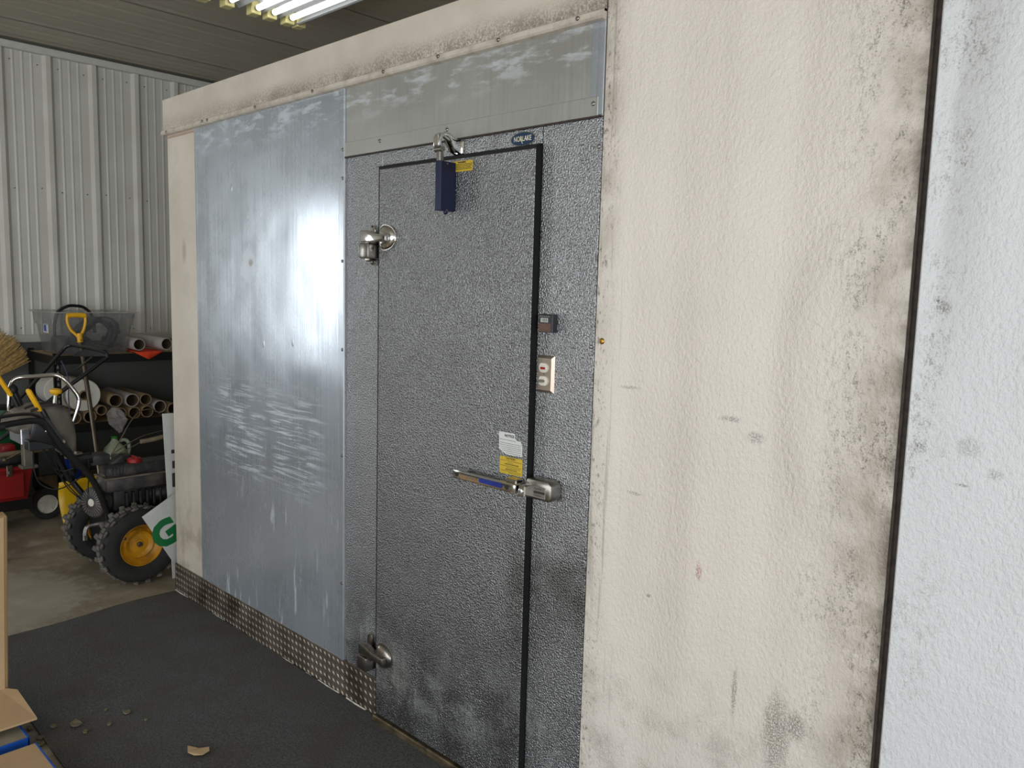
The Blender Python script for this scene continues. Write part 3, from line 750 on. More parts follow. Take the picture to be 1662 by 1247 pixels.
# boxes at the left edge of the view
cb = thing('cardboard_carton', 'tall flattened brown cardboard carton standing on edge beside the mat', 'carton', (.79, -1.2, 0))
R = Matrix.Translation((.765, -.952, .032)) @ Matrix.Rotation(math.radians(7.8), 4, 'Y')
part(MB().box((-.05, -.62, .02), (-.004, 0, .735), .004, mat=R), 'folded_panel', 'cardboard', cb)
part(MB().box((-.004, -.60, .06), (.003, -.012, .733), .001, mat=R), 'front_panel', 'cardboard_light', cb)
mb = MB().prism([(.815, -.935), (1.012, -.929), (1.012, -1.03), (1.0, -1.35), (.74, -1.35), (.75, -.985)], (0, 0, .082), (1, 0, 0), (0, 1, 0), .007)
fp = part(mb, 'bottom_flap', 'cardboard_light', cb, smooth=False)
for v in fp.data.vertices: v.co.z += -.03*max(0, (v.co.x+.79-.8))/.2+.02
bb = thing('foam_board_pack', 'grey foam board pack edged in blue film under the carton flap', 'board pack', (.9, -1.2, 0))
part(MB().box((.60, -1.6, 0.001), (1.068, -.972, .046), .003), 'boards', 'foam_grey', bb)
part(MB().box((1.066, -1.602, .003), (1.072, -.970, .0475), .001), 'blue_edge', 'blue_tape', bb)
part(MB().box((.60, -.975, .003), (1.072, -.9685, .0475), .001), 'blue_edge', 'blue_tape', bb)
tb = thing('flat_cardboard_box', 'flat pale cardboard box lying nearest the camera at the mat edge', 'carton', (1.4, -1.3, 0))
part(MB().box((1.128, -1.62, .001), (1.75, -.968, .052), .003), 'box_body', 'cardboard_light', tb)
part(MB().box((1.13, -.9705, .006), (1.75, -.9655, .0535), .001), 'blue_edge', 'blue_tape', tb)
def chip(name, pts, z, t, mat, label, cat, group=None, cup=0.0):
    o = MB().prism(pts, (0, 0, z), (1, 0, 0), (0, 1, 0), t).build(name, M[mat], None, False)
    c = [sum(p[i] for p in pts)/len(pts) for i in (0, 1)]
    for v in o.data.vertices:
        v.co.z += cup*((v.co.x-c[0])**2+(v.co.y-c[1])**2)
        v.co.x -= c[0]; v.co.y -= c[1]; v.co.z -= z
    o.location = (c[0], c[1], z)
    return tag(o, label, cat, group)
chip('cardboard_scrap', [(1.437, -.597), (1.462, -.57), (1.485, -.545), (1.508, -.555), (1.512, -.58), (1.492, -.60), (1.466, -.61)], .009, .002, 'cardboard_light', 'torn scrap of tan cardboard alone on the dark mat', 'scrap', cup=5)
CRUMB = ['dry crumb of litter on the mat, farthest back of the larger ones', 'largest dry crumb of litter on the mat', 'dry crumb on the mat beside the strip of bare concrete',
         'dry crumb on the mat between the largest crumb and the farthest small speck', 'dry crumb on the mat just in front of the largest crumb', 'tiny dry speck on the mat, rightmost of the crumbs',
         'tiny dry speck on the mat, topmost of the crumbs', 'middle litter crumb on the bare concrete between mat and boxes', 'litter crumb on the bare concrete nearest the flat pale box', 'litter crumb on the bare concrete nearest the carton flap']
for i, (x, y, r) in enumerate(((1.063, -.656, .016), (1.03, -.815, .024), (.985, -.872, .014), (1.103, -.728, .011), (1.095, -.805, .012), (1.158, -.623, .008), (.99, -.70, .009), (1.02, -.925, .014), (1.06, -.935, .018), (.93, -.93, .014))):
    pts = [(x+r*random.uniform(.55, 1.1)*math.cos(t*PI/3.5)*1.2, y+r*random.uniform(.5, 1.0)*math.sin(t*PI/3.5)) for t in range(7)]
    lab = (CRUMB[i], 'crumbs on the mat' if y > -.9 else 'crumbs on the concrete strip')
    chip('litter_crumb', pts, .009 if y > -.9 else .001, .004, 'leaf', lab[0], 'litter', lab[1], cup=18)

# ================================================================== CEILING LIGHT
F = thing('fluorescent_light', 'open fluorescent strip light with bright tubes on the ceiling', 'ceiling light', (.15, .75, 3.25))
part(MB().box((-.47, .36, 3.165), (.80, 1.02, 3.238), .003), 'housing', 'fixture_white', F)
for yy in (.54, .70, .80, .915):
    tb_ = part(MB().tube([(-.385, yy, 3.125), (.74, yy, 3.125)], .016, 14, 1), 'tube', 'lamp', F, label='glowing fluorescent tube')
    for xa in (-.405, .738): part(MB().tube([(xa, yy, 3.125), (xa+.022, yy, 3.125)], .0135, 10, 1), 'tube_cap', 'alu', tb_)
for yy in (.62, .75, .86):
    part(MB().prism([(yy-.045, 3.166), (yy, 3.118), (yy+.045, 3.166)], (-.46, 0, 0), (0, 1, 0), (0, 0, 1), 1.25), 'reflector_ridge', 'fixture_white', F, smooth=False)
for yy in (.40, .54, .70, .80, .915, .99):
    part(MB().box((-.47, yy-.03, 3.095), (-.405, yy+.03, 3.168), .004), 'lamp_holder', 'reflector', F)
    part(MB().box((.76, yy-.03, 3.095), (.80, yy+.03, 3.168), .004), 'lamp_holder', 'reflector', F)
part(MB().prism([(1.02, 3.24), (1.02, 3.165), (.965, 3.10), (.955, 3.105), (1.005, 3.168), (1.005, 3.24)], (-.47, 0, 0), (0, 1, 0), (0, 0, 1), 1.27), 'side_reflector', 'fixture_white', F, smooth=False)
part(MB().prism([(.36, 3.24), (.36, 3.165), (.415, 3.10), (.425, 3.105), (.375, 3.168), (.375, 3.24)], (-.47, 0, 0), (0, 1, 0), (0, 0, 1), 1.27), 'side_reflector', 'fixture_white', F, smooth=False)

# ================================================================== SHELVING UNIT AND ITS GOODS
SX0, SX1, SY0, SY1 = -2.655, -2.07, .085, 1.32
H = thing('shelving_unit', 'black boltless steel shelving unit with particle board shelves against the wall', 'shelving', (-2.36, .7, 0))
for x in (SX1, SX0):
    for y in (SY0, SY1):
        s_ = 1 if x == SX1 else -1; t_ = -1 if y == SY0 else 1
        mb = MB()
        # slotted angle post: two flanges with keyhole slots between short webs
        fx = (x-s_*.004, x) if s_ > 0 else (x, x+.004)
        mb.box((min(fx), min(y, y-t_*.038), 0), (max(fx), max(y, y-t_*.038), 1.065))
        mb.box((min(x, x-s_*.038), min(y, y-t_*.004), 0), (max(x, x-s_*.038), max(y, y-t_*.004), 1.065))
        p_ = part(mb, 'post', 'shelf_black', H, smooth=False)
        mb = MB(); z = .04
        while z < 1.05:
            yc = y-t_*.019; xo = x+s_*.0004
            mb.prism([(yc-.006, z), (yc+.006, z), (yc+.006, z+.012), (yc+.0025, z+.024), (yc-.0025, z+.024), (yc-.006, z+.012)], (xo, 0, 0), (0, 1, 0), (0, 0, 1), .0004)
            z += .04
        part(mb, 'keyhole_slots', 'ink_pale', p_, smooth=False)
for z in (1.05, .565, .10):
    part(MB().box((SX0+.01, SY0+.008, z-.018), (SX1-.012, SY1-.008, z-.002)), 'shelf_board', 'wood_board', H, smooth=False)
    for x in (SX1, SX0): part(MB().box((x-.006, SY0+.002, z-.062), (x+.006, SY1-.002, z-.001), .002), 'beam', 'shelf_black', H)
    for y in (SY0, SY1): part(MB().box((SX0, y-.006, z-.062), (SX1, y+.006, z-.001), .002), 'beam', 'shelf_black', H)

# clear tote with hose
TO = thing('storage_tote', 'large clear plastic storage tote holding black hose on the top shelf', 'tote', (-2.33, .38, 1.05))
def tote_shell():
    mb = MB(); lv = [(0.0, 0.0), (.20, .026), (.202, .036), (.285, .046), (.29, .060), (.296, .060)]
    def ring(z, o):
        x0, x1, y0, y1 = -2.52-o, -2.13+o, .135-o, .60+o; r = .035
        q = []
        for cx, cy, a0 in ((x1-r, y1-r, 0), (x0+r, y1-r, PI/2), (x0+r, y0+r, PI), (x1-r, y0+r, 3*PI/2)):
            q += [(cx+r*math.cos(a0+t*PI/8), cy+r*math.sin(a0+t*PI/8), 1.051+z) for t in range(5)]
        return q
    rs = [ring(z, o) for z, o in lv]+[ring(z, o-.003) for z, o in reversed(lv[:-1])]
    rs[len(lv)] = ring(.29, .05)
    n = len(rs[0]); vs = sum(rs, []); fs = []
    for j in range(len(rs)-1):
        for k in range(n): fs.append([j*n+k, j*n+(k+1) % n, (j+1)*n+(k+1) % n, (j+1)*n+k])
    fs.append(list(range(n))); fs.append([(len(rs)-1)*n+k for k in range(n)])
    return mb.add(vs, fs)
part(tote_shell(), 'tote_body', 'tote', TO)
part(MB().tube([(-2.58, .076, 1.344), (-2.07, .076, 1.344), (-2.07, .66, 1.344), (-2.58, .66, 1.344)], .005, 6, 1, closed=True), 'tote_rim', 'bag', TO)
lb_ = part(MB().box((-2.35, .106, 1.195), (-2.25, .109, 1.262)), 'tote_label', 'white_label', TO, smooth=False)
part(MB().prism([(-2.335, 1.208), (-2.285, 1.204), (-2.287, 1.25), (-2.337, 1.25)], (0, .1058, 0), (1, 0, 0), (0, 0, 1), .0006), 'label_print', 'blue', lb_, smooth=False)
hs = MB(); pts = []
for i in range(64):
    t = i/64*5*2*PI; k = i/64
    pts.append((-2.20-.20*k+.02*math.sin(3*t), .44+(.115-.015*math.sin(1.7*i))*math.cos(t), 1.19+.10*math.sin(t)+.01*math.sin(i)))
hs.tube(pts, .021, 8, 3)
tag(hs.build('coiled_hose', M['hose'], None), 'black hose coiled upright inside the clear tote', 'hose')
hs = MB().tube([(-2.45, .21, 1.08), (-2.46, .21, 1.22), (-2.46, .235, 1.33), (-2.46, .30, 1.376), (-2.46, .36, 1.380), (-2.46, .42, 1.364), (-2.46, .47, 1.30), (-2.46, .485, 1.18)], .011, 8, 4)
tag(hs.build('vacuum_hose', M['hose'], None), 'black hose loop arching out over the tote rim', 'hose')
hs = MB().box((-2.41, .16, 1.056), (-2.16, .30, 1.17), .03, 2)
tag(hs.build('packed_bundle', M['hose'], None), 'dark folded bundle at the left end inside the clear tote', 'bundle')

# cardboard tubes
def roll_tube(name, front, r, L, mat, label, group, lean=0.0, turn=0.0, wall=.006):
    t = thing(name, label, 'cardboard tube', front, group)
    d = Vector((-math.cos(turn), math.sin(turn), lean)).normalized()
    o = Vector(front)
    part(MB().lathe([(r, .002), (r, L), (r-wall, L), (r-wall, 0), (r-.001, 0)], o, d, 22, True), 'tube_wall', mat, t)
    part(MB().lathe([(r-wall-.0003, .004), (r-wall-.0003, L-.004)], o, d, 22, False, False), 'tube_bore', 'kraft_dark', t)
    return t
g2 = 'cardboard tubes on the middle shelf'
TB = [  # front y, z, r, lean, turn, material, label
    (.470, .712, .047, .10, .05, 'kraft', 'bare cardboard tube above the small tube beside the big film roll'),
    (.586, .706, .049, .16, .02, 'filmed', 'topmost cardboard tube still wrapped in film, in the middle of the pile'),
    (.683, .704, .043, .10, .02, 'kraft', 'bare cardboard tube just right of the topmost film-wrapped tube'),
    (.786, .642, .047, .12, .0, 'filmed', 'film-wrapped cardboard tube second from the right on the middle shelf'),
    (.886, .616, .045, .16, .0, 'kraft', 'rightmost cardboard tube on the middle shelf, half behind the cooler'),
    (.373, .650, .036, .02, .0, 'kraft', 'smallest cardboard tube beside the big film roll above the bag'),
    (.500, .613, .045, .0, .0, 'kraft', 'bottom row cardboard tube behind the hanging plastic bag'),
    (.600, .612, .044, .0, .0, 'kraft', 'bottom row cardboard tube under the topmost film-wrapped tube'),
    (.692, .613, .045, .0, .0, 'kraft', 'bottom row cardboard tube left of the film-wrapped lower tube'),
    (.195, .611, .043, .0, .0, 'kraft', 'bottom cardboard tube under the left side of the big film roll'),
    (.296, .611, .043, .0, .0, 'kraft', 'bottom cardboard tube under the right side of the big film roll'),
]
for y, z, r, ln, tn, mt, lab in TB:
    roll_tube('cardboard_tube', (-2.052, y, z), r, .50, mt, lab, g2, 0, tn)
roll_tube('cardboard_tube', (-2.075, .655, 1.110), .044, .44, 'filmed', 'film-wrapped tube nearest the tote on the top shelf', 'cardboard tubes on the top shelf', 0, .02)
roll_tube('cardboard_tube', (-2.03, .838, 1.112), .045, .50, 'filmed', 'longer tube slanting over the orange cloth on the top shelf', 'cardboard tubes on the top shelf', .02, -.12)
# stretch film rolls
def film_roll(front, r, rin, L, label):
    t = thing('stretch_film_roll', label, 'film roll', front, 'stretch film rolls')
    part(MB().lathe([(rin, 0), (r-.004, 0), (r, .006), (r, L-.006), (r-.004, L), (rin, L)], front, (-1, 0, 0), 36, True), 'film', 'filmroll', t)
    part(MB().lathe([(rin-.008, -.012), (rin, -.012), (rin, L+.012), (rin-.008, L+.012)], front, (-1, 0, 0), 24, True), 'core', 'kraft', t)
film_roll((-2.06, .262, .766), .112, .036, .30, 'big white stretch film roll with its round end facing out')
film_roll((-2.40, .215, .766), .108, .036, .20, 'white stretch film roll standing behind the bigger one')
# orange cloth
mb = MB(); nx, ny = 9, 13; vs = []; fs = []
random.seed(3)
for j in range(ny):
    for i in range(nx):
        y = .62+.20*j/(ny-1); u = i/(nx-1)
        x = -2.30+.26*u; z = 1.0525+.010*abs(math.sin(j*1.5+u*5))
        if i >= 7: z = 1.056
        if i == 7: x = -2.060
        if i == 8:
            k = (1-abs(y-.715)/.10); x = -2.057; z = 1.054-.055*max(0, k)
        vs.append((x, y, z))
for j in range(ny-1):
    for i in range(nx-1): fs.append([j*nx+i, j*nx+i+1, (j+1)*nx+i+1, (j+1)*nx+i])
mb.add(vs, fs); o = mb.build('orange_cloth', M['orange'], None)
so = o.modifiers.new('thickness', 'SOLIDIFY'); so.thickness = .002
tag(o, 'bright orange cloth under the tubes, its corner hanging off the top shelf', 'cloth')
# plastic bag hanging from the middle shelf
bm = bmesh.new(); bmesh.ops.create_icosphere(bm, subdivisions=3, radius=1)
for v in bm.verts:
    c = v.co.copy(); nz = .10*math.sin(9*c.y+4*c.z)+.09*math.sin(13*c.z+5*c.x)
    s_ = 1.0 if c.z > 0 else 1+c.z*.55
    v.co = Vector((-2.02+c.x*.02*(1+2*nz), .445+c.y*.066*s_*(1+nz)+.03*(1-c.z)*.6, .575+c.z*.095*(1+.4*nz)))
mb = MB(); mb.bmadd(bm)
tag(mb.build('plastic_bag', M['bag'], None, False), 'crumpled clear plastic bag hanging in front of the middle shelf', 'bag')

# bottom shelf goods
J = thing('milk_jug', 'pale plastic jug with green cap on the lowest shelf', 'jug', (-2.2, .5, .10))
mb = MB()
lv = [(.10, .072), (.106, .078), (.22, .080), (.30, .078), (.345, .062), (.385, .034), (.402, .022), (.422, .021)]
def sq(z, h, p=4):
    q = []
    for t in range(20):
        a = t*PI/10; c, s = math.cos(a), math.sin(a); k = (abs(c)**p+abs(s)**p)**(-1/p) if h > .05 else 1
        q.append((-2.18+h*k*c, .50+h*k*s, z))
    return q
rs = [sq(z, h) for z, h in lv]; vs = sum(rs, []); fs = [list(range(20))[::-1], [len(vs)-20+k for k in range(20)]]
for j in range(len(rs)-1):
    for k in range(20): fs.append([j*20+k, j*20+(k+1) % 20, (j+1)*20+(k+1) % 20, (j+1)*20+k])
mb.add(vs, fs); jb = part(mb, 'jug_body', 'jug', J, ang=.9)
part(MB().tube([(-2.16, .53, .395), (-2.155, .565, .40), (-2.15, .588, .375), (-2.15, .59, .325), (-2.15, .58, .29)], .013, 8, 4), 'jug_handle', 'jug', J)
part(MB().lathe([(.024, 0), (.024, .018), (.021, .021), (0, .021)], (-2.18, .50, .414), (0, 0, 1), 18), 'cap', 'jug_cap', J)
B = thing('blue_tub', 'blue plastic tub with white lid on the lowest shelf behind the snow blower', 'tub', (-2.18, .22, .10))
part(MB().lathe([(.058, 0), (.066, .20), (.066, .22), (.062, .22)], (-2.18, .205, .10), (0, 0, 1), 24), 'tub_body', 'blue', B)
part(MB().lathe([(.070, 0), (.070, .022), (.064, .028), (0, .028)], (-2.18, .205, .315), (0, 0, 1), 24), 'lid', 'white_plastic', B)
gb = thing('green_tub', 'dark green plastic tub on the floor behind the red cart', 'tub', (-2.35, -.22, 0))
part(MB().lathe([(.17, 0), (.215, .60), (.225, .60), (.225, .635), (.21, .635), (.165, .02), (0, .02)], (-2.35, -.25, 0.001), (0, 0, 1), 28), 'tub_body', 'green', gb)
part(MB().tube([(-2.35+.226*math.cos(t*PI/12), -.25+.226*math.sin(t*PI/12), .622) for t in range(24)], .009, 6, 1, closed=True), 'rim', 'green', gb)

# purple cord hanging down the front post
tag(MB().tube([(-2.03, .115, 1.02), (-2.02, .14, .95), (-2.025, .155, .88), (-2.02, .15, .78), (-2.03, .155, .70), (-2.025, .16, .60)], .004, 6, 4).build('hanging_cord', M['purple'], None), 'thin purple cord hanging beside the front shelf post', 'cord')

# ================================================================== SHOVEL, BROOM
SH = thing('snow_shovel', 'yellow snow shovel with D-shaped grip leaning on the shelving', 'shovel', (-1.6, .2, 0))
part(MB().tube([(-1.965, .218, 1.16), (-1.83, .219, .76), (-1.70, .217, .35), (-1.63, .212, .12)], .0145, 10, 4), 'shaft', 'steel_pipe', SH)
dg = MB().tube([(-1.985, .148, 1.328), (-1.985, .206, 1.331), (-1.985, .264, 1.328)], .0165, 10, 3)
dg.tube([(-1.985, .150, 1.328), (-1.982, .148, 1.285), (-1.98, .165, 1.235), (-1.975, .195, 1.20), (-1.968, .214, 1.175)], .0095, 8, 4)
dg.tube([(-1.985, .262, 1.328), (-1.982, .262, 1.285), (-1.98, .250, 1.235), (-1.975, .232, 1.20), (-1.968, .222, 1.175)], .0095, 8, 4)
dg.tube([(-1.972, .218, 1.205), (-1.968, .218, 1.185), (-1.960, .218, 1.145)], .018, 10, 2)
part(dg, 'grip', 'yellow', SH)
part(MB().lathe([(.004, 0), (.004, .003), (0, .003)], (-1.945, .218, 1.163), (1, 0, 0), 8), 'grip_rivet', 'ink', SH)
mb = MB(); vs = []; fs = []; nu, nv_ = 15, 9          # curved, ribbed blade
for j in range(nv_):
    s_ = j/(nv_-1); z = .012+.262*s_; x = -1.545-.085*math.sin(s_*PI*.75)
    for i in range(nu):
        y = -.055+.56*i/(nu-1); rib = .008*max(0, math.cos((i % 5-2)*1.2))*(1-abs(s_-.6))
        vs.append((x+rib, y+(.0 if j else 0), z+.012*math.sin(i/(nu-1)*PI)*s_))
for j in range(nv_-1):
    for i in range(nu-1): fs.append([j*nu+i, j*nu+i+1, (j+1)*nu+i+1, (j+1)*nu+i])
mb.add(vs, fs); o = part(mb, 'blade', 'yellow_blade', SH, ang=1.0); so = o.modifiers.new('thickness', 'SOLIDIFY'); so.thickness = .005
part(MB().box((-1.552, -.055, .0), (-1.540, .505, .022), .002), 'wear_strip', 'chrome_dusty', SH)

BR = thing('straw_broom', 'straw broom leaning bristles up against the left wall', 'broom', (-2.45, -.6, 0))
mb = MB(); base = Vector((-2.46, -.285, .895)); ax = Vector((-.03, .235, .22)).normalized(); side = Vector((0, -.68, .73)).normalized()
random.seed(11)
for i in range(260):
    s_ = random.uniform(-1, 1); d = random.uniform(-.022, .022)
    p0 = base+side*(.055*s_)+Vector((d*.4, 0, 0))+ax*.0
    p1 = base+ax*.17+side*(.12*s_)+Vector((d, 0, 0))
    p2 = base+ax*(.34-.05*abs(s_)+random.uniform(-.03, .03))+side*(.15*s_+random.uniform(-.02, .02))+Vector((d*1.5, 0, 0))
    mb.tube([p0, p1, p2], .0028, 3, 2, False)
o = part(mb, 'bristles', 'straw', BR); o['kind'] = 'stuff'
part(MB().tube([base-ax*.06, base+ax*.02], lambda t: .02+.03*t, 10, 1), 'collar', 'orange', BR)
part(MB().tube([base-ax*.04, Vector((-2.30, -.98, .40)), Vector((-2.15, -1.35, .013))], .0125, 10, 2), 'stick', 'handle_tan', BR)

# ================================================================== RED CART
RC = thing('red_cart', 'red wheeled cart with dark clutter on top and a black tubular push handle', 'cart', (-1.8, -.5, 0))
mb = MB().prism([(-.62, .20), (-.235, .20), (-.20, .40), (-.66, .40)], (-1.60, 0, 0), (0, 1, 0), (0, 0, 1), -.38, .008)
cbd = part(mb, 'cart_body', 'red', RC)
part(MB().box((-1.995, -.68, .388), (-1.585, -.185, .412), .006), 'cart_rim', 'red', RC)
part(MB().box((-1.592, -.60, .22), (-1.582, -.255, .375), .005), 'front_panel', 'red', RC)
part(MB().box((-1.96, -.64, .405), (-1.62, -.21, .425), .006), 'top_tray', 'black_paint', RC)
for i, (x, y, sx, sy, h, mt) in enumerate(((-1.70, -.30, .09, .13, .05, 'dusty_black'), (-1.80, -.45, .14, .12, .05, 'engine_dark'), (-1.68, -.53, .08, .10, .06, 'dusty_black'), (-1.88, -.27, .10, .08, .09, 'red'), (-1.74, -.40, .05, .05, .07, 'engine_dark'))):
    part(MB().box((x-sx/2, y-sy/2, .42), (x+sx/2, y+sy/2, .42+h), .012, 2), 'fitted_block', mt, RC)
part(MB().box((-1.584, -.35, .36), (-1.572, -.318, .43), .003).box((-1.576, -.342, .375), (-1.566, -.326, .395), .002), 'latch', 'chrome_dusty', RC)
part(MB().box((-1.98, -.66, .13), (-1.62, -.20, .205), .006), 'chassis', 'black_paint', RC)
def small_wheel(x, y, first=[None]):
    if first[0] is None:
        w_ = part(MB().lathe([(.062, -.022), (.092, -.024), (.1, -.016), (.1, .016), (.092, .024), (.062, .022)], (x, y, .1), (1, 0, 0), 28, True), 'wheel', 'tyre', RC)
        h_ = MB().lathe([(0, .018), (.02, .02), (.055, .012), (.064, .02), (.064, -.02), (.055, -.012), (0, -.016)], (x, y, .1), (1, 0, 0), 28)
        for k in range(5):
            a = k*2*PI/5; h_.box((x+.010, y-.004, .1-.004), (x+.018, y+.004, .1+.058), .001, mat=Matrix.Translation((x, y, .1)) @ Matrix.Rotation(a, 4, 'X') @ Matrix.Translation((-x, -y, -.1)))
        hub = part(h_, 'wheel_hub', 'white_plastic', w_)
        first[0] = (w_, hub, x, y)
    else:
        w_, hub, a, b = first[0]; c = copy_part(w_, RC, (x-a, y-b, 0)); copy_part(hub, c, (0, 0, 0))
small_wheel(-1.80, -.075); small_wheel(-1.97+.0, -.72); small_wheel(-1.60, -.72)
part(MB().tube([(-1.97, -.72, .1), (-1.60, -.72, .1)], .008, 8, 1).tube([(-1.80, -.30, .15), (-1.80, -.075, .1)], .01, 8, 1), 'axle', 'black_paint', RC)
hpts = [(-1.80, -.60, .40), (-1.78, -.323, .693), (-1.76, -.193, .841), (-1.75, -.078, .973), (-1.74, .043, 1.12), (-1.72, .071, 1.145), (-1.68, .095, 1.147), (-1.4, .152, 1.132), (-1.37, .174, 1.118), (-1.36, .177, 1.099), (-1.36, .162, 1.081), (-1.36, .05, .997), (-1.37, -.097, .887), (-1.40, -.254, .754), (-1.60, -.60, .42)]
part(MB().tube(hpts, .0125, 10, 3), 'push_handle', 'black_paint', RC, label='black tubular push handle')
part(MB().prism([(0, 0), (.34, .0), (.33, .035), (.2, .05), (.06, .03)], (-1.70, .085, 1.075), (.93, .30, .06), (-.1, .0, .99), .006), 'handle_brace', 'black_paint', RC, smooth=False)
part(MB().tube([(-1.62, .085, 1.0), (-1.45, .12, 1.09)], .006, 6, 1), 'brace_rod', 'chrome_dusty', RC)
# things lying on the cart
hj = MB().box((-1.52, -.285, .43), (-1.46, -.228, .605), .006).box((-1.53, -.30, .42), (-1.45, -.21, .44), .004)
hj.tube([(-1.49, -.22, .55), (-1.47, -.16, .585), (-1.47, -.14, .59)], .014, 8, 2)
tag(hj.build('bottle_jack', M['dash'], None), 'grey metal jack standing at the front of the red cart', 'jack')
tag(MB().tube([(-1.60, -.85, .485), (-1.60, -.40, .496), (-1.60, -.03, .506)], .015, 8, 2).build('wooden_handle', M['handle_tan'], None), 'plain wooden tool handle lying across the red cart', 'tool handle')
tag(MB().tube([(-1.57, -.36, .47), (-1.55, -.28, .51), (-1.53, -.18, .585)], .007, 8, 2).sphere((-1.57, -.36, .47), .014).build('pry_bar', M['threshold'], None), 'rusty thin bar lying against the jack on the red cart', 'bar')
og = MB().prism([(-.235, .56), (-.19, .605), (-.165, .565), (-.19, .53)], (-1.75, 0, 0), (0, 1, 0), (0, 0, 1), .05, .008)
tag(og.build('orange_block', M['orange'], None), 'small orange plastic block on top of the red cart behind the jack', 'block')

# ================================================================== SNOW BLOWER
SB = thing('snow_blower', 'walk-behind snow blower with knobbly tyres, yellow rims and chrome top handle', 'snow blower', (-.5, -.09, 0))
WR = .203
def blower_wheel(xc, sgn, src=None):
    y, z = -.088, WR+.002
    ax = (sgn, 0, 0); o = (xc, y, z)
    ty = MB().lathe([(.105, .040), (.112, .056), (.135, .068), (.160, .070), (.182, .062), (.195, .042), (.198, 0), (.195, -.042), (.182, -.062), (.160, -.070), (.135, -.068), (.112, -.056), (.105, -.040)], o, ax, 48, True)
    wheel = part(ty, 'wheel', 'tyre', SB)
    tr = MB(); n = 20
    for k in range(n):
        for side, off in ((-1, 0), (1, .5), (0, .25), (0, .75)):
            a = 2*PI*(k+off)/n
            wdt = (.021 if side else .016)
            m = Matrix.Translation(o) @ Matrix.Rotation(a, 4, 'X') @ Matrix.Translation((side*.040, 0, .194 if side else .197)) @ Matrix.Rotation(side*-.5, 4, 'Y') @ Matrix.Rotation(side*.4, 4, 'Z')
            tr.box((-wdt, -.0135, -.006), (wdt, .0135, .0065), .004, mat=m)
    part(tr, 'tread_lugs', 'tread', wheel, smooth=False)
    rm = MB().lathe([(0, .018), (.020, .018), (.024, .012), (.050, .010), (.070, .022), (.078, .012), (.098, .030), (.106, .050), (.109, .050), (.109, -.05), (.10, -.05), (.095, 0), (0, 0)], o, ax, 40)
    rim = part(rm, 'rim', 'rim', wheel)
    part(MB().lathe([(.014, 0), (.014, .012), (.008, .016), (0, .016)], (xc+sgn*.016, y, z), ax, 10), 'hub_bolt', 'threshold', wheel)
    part(MB().tube([(xc+sgn*.03, y-.075, z+.045), (xc+sgn*.048, y-.085, z+.05)], .006, 8, 1), 'valve', 'ink', wheel)
    return wheel
blower_wheel(-.262, 1); blower_wheel(-.735, -1)
part(MB().tube([(-.72, -.088, .205), (-.28, -.088, .205)], .012, 10, 1), 'axle', 'engine_dark', SB)
part(MB().box((-.655, -.19, .14), (-.345, .22, .36), .012, 2), 'gear_case', 'black_paint', SB)
part(MB().prism([(-.64, .36), (-.36, .36), (-.36, .22), (-.40, .20), (-.60, .20), (-.64, .22)], (0, -.192, 0), (1, 0, 0), (0, 0, 1), .006), 'rear_plate', 'black_paint', SB, smooth=False)
part(MB().box((-.60, -.17, .36), (-.36, .20, .50), .02, 2), 'engine_block', 'engine_dark', SB)
mb = MB()
for i in range(7): mb.box((-.345, -.12+i*.035, .38), (-.318, -.108+i*.035, .47), .002)
part(mb, 'cooling_fins', 'engine_dark', SB)
# tank and its details
tk = part(MB().box((-.475, -.215, .480), (-.318, .175, .553), .014, 2), 'fuel_tank', 'dusty_black', SB)
part(MB().box((-.48, -.222, .549), (-.312, .18, .558), .003), 'tank_seam', 'dash', tk)
part(MB().box((-.472, -.205, .555), (-.322, .17, .618), .022, 3), 'tank_cover', 'dusty_black', tk)
mb = MB()
for i in range(5): mb.box((-.326, -.192+i*.017, .575), (-.316, -.184+i*.017, .612), .002)
part(mb, 'cover_ribs', 'dusty_black', tk)
part(MB().lathe([(.036, 0), (.036, .022), (.031, .027), (.012, .028), (0, .028)], (-.375, -.052, .612), (0, 0, 1), 20).box((-.405, -.056, .636), (-.345, -.048, .650), .002), 'fuel_cap', 'red_cap', tk, label='red fuel cap')
part(MB().box((-.52, -.245, .612), (-.42, -.155, .668), .010, 2), 'air_box', 'dusty_black', SB)
part(MB().box((-.52, -.12, .618), (-.43, -.04, .645), .008, 2), 'choke_cover', 'dusty_black', SB)
part(MB().tube([(-.44, -.24, .655), (-.46, -.30, .645), (-.52, -.29, .62)], .03, 10, 3), 'intake_hose', 'black_paint', SB)
# recoil starter
rs_ = part(MB().lathe([(.075, -.04), (.082, 0), (.082, .012), (.074, .020), (.03, .026), (0, .026)], (-.43, -.235, .42), (.42, -1, .05), 32), 'recoil_starter', 'dusty_black', SB)
mb = MB(); n_ = Vector((.42, -1, .05)).normalized(); c0 = Vector((-.43, -.235, .42))+n_*.0215; a_ = n_.orthogonal().normalized(); b_ = n_.cross(a_)
for k in range(26):
    t = k*2*PI/26; d = a_*math.cos(t)+b_*math.sin(t); s_ = n_.cross(d)
    p, q = c0+d*.036+n_*.003, c0+d*.070
    mb.add([p-s_*.0018, p+s_*.0018, q+s_*.003, q-s_*.003, p-s_*.0018+n_*.004, p+s_*.0018+n_*.004, q+s_*.003+n_*.003, q-s_*.003+n_*.003], [[4, 5, 6, 7], [0, 1, 5, 4], [1, 2, 6, 5], [2, 3, 7, 6], [3, 0, 4, 7]])
part(mb, 'starter_fins', 'alu', rs_, smooth=False)
part(MB().lathe([(.022, 0), (.020, .006), (0, .007)], c0, n_, 16), 'starter_badge', 'white_plastic', rs_)
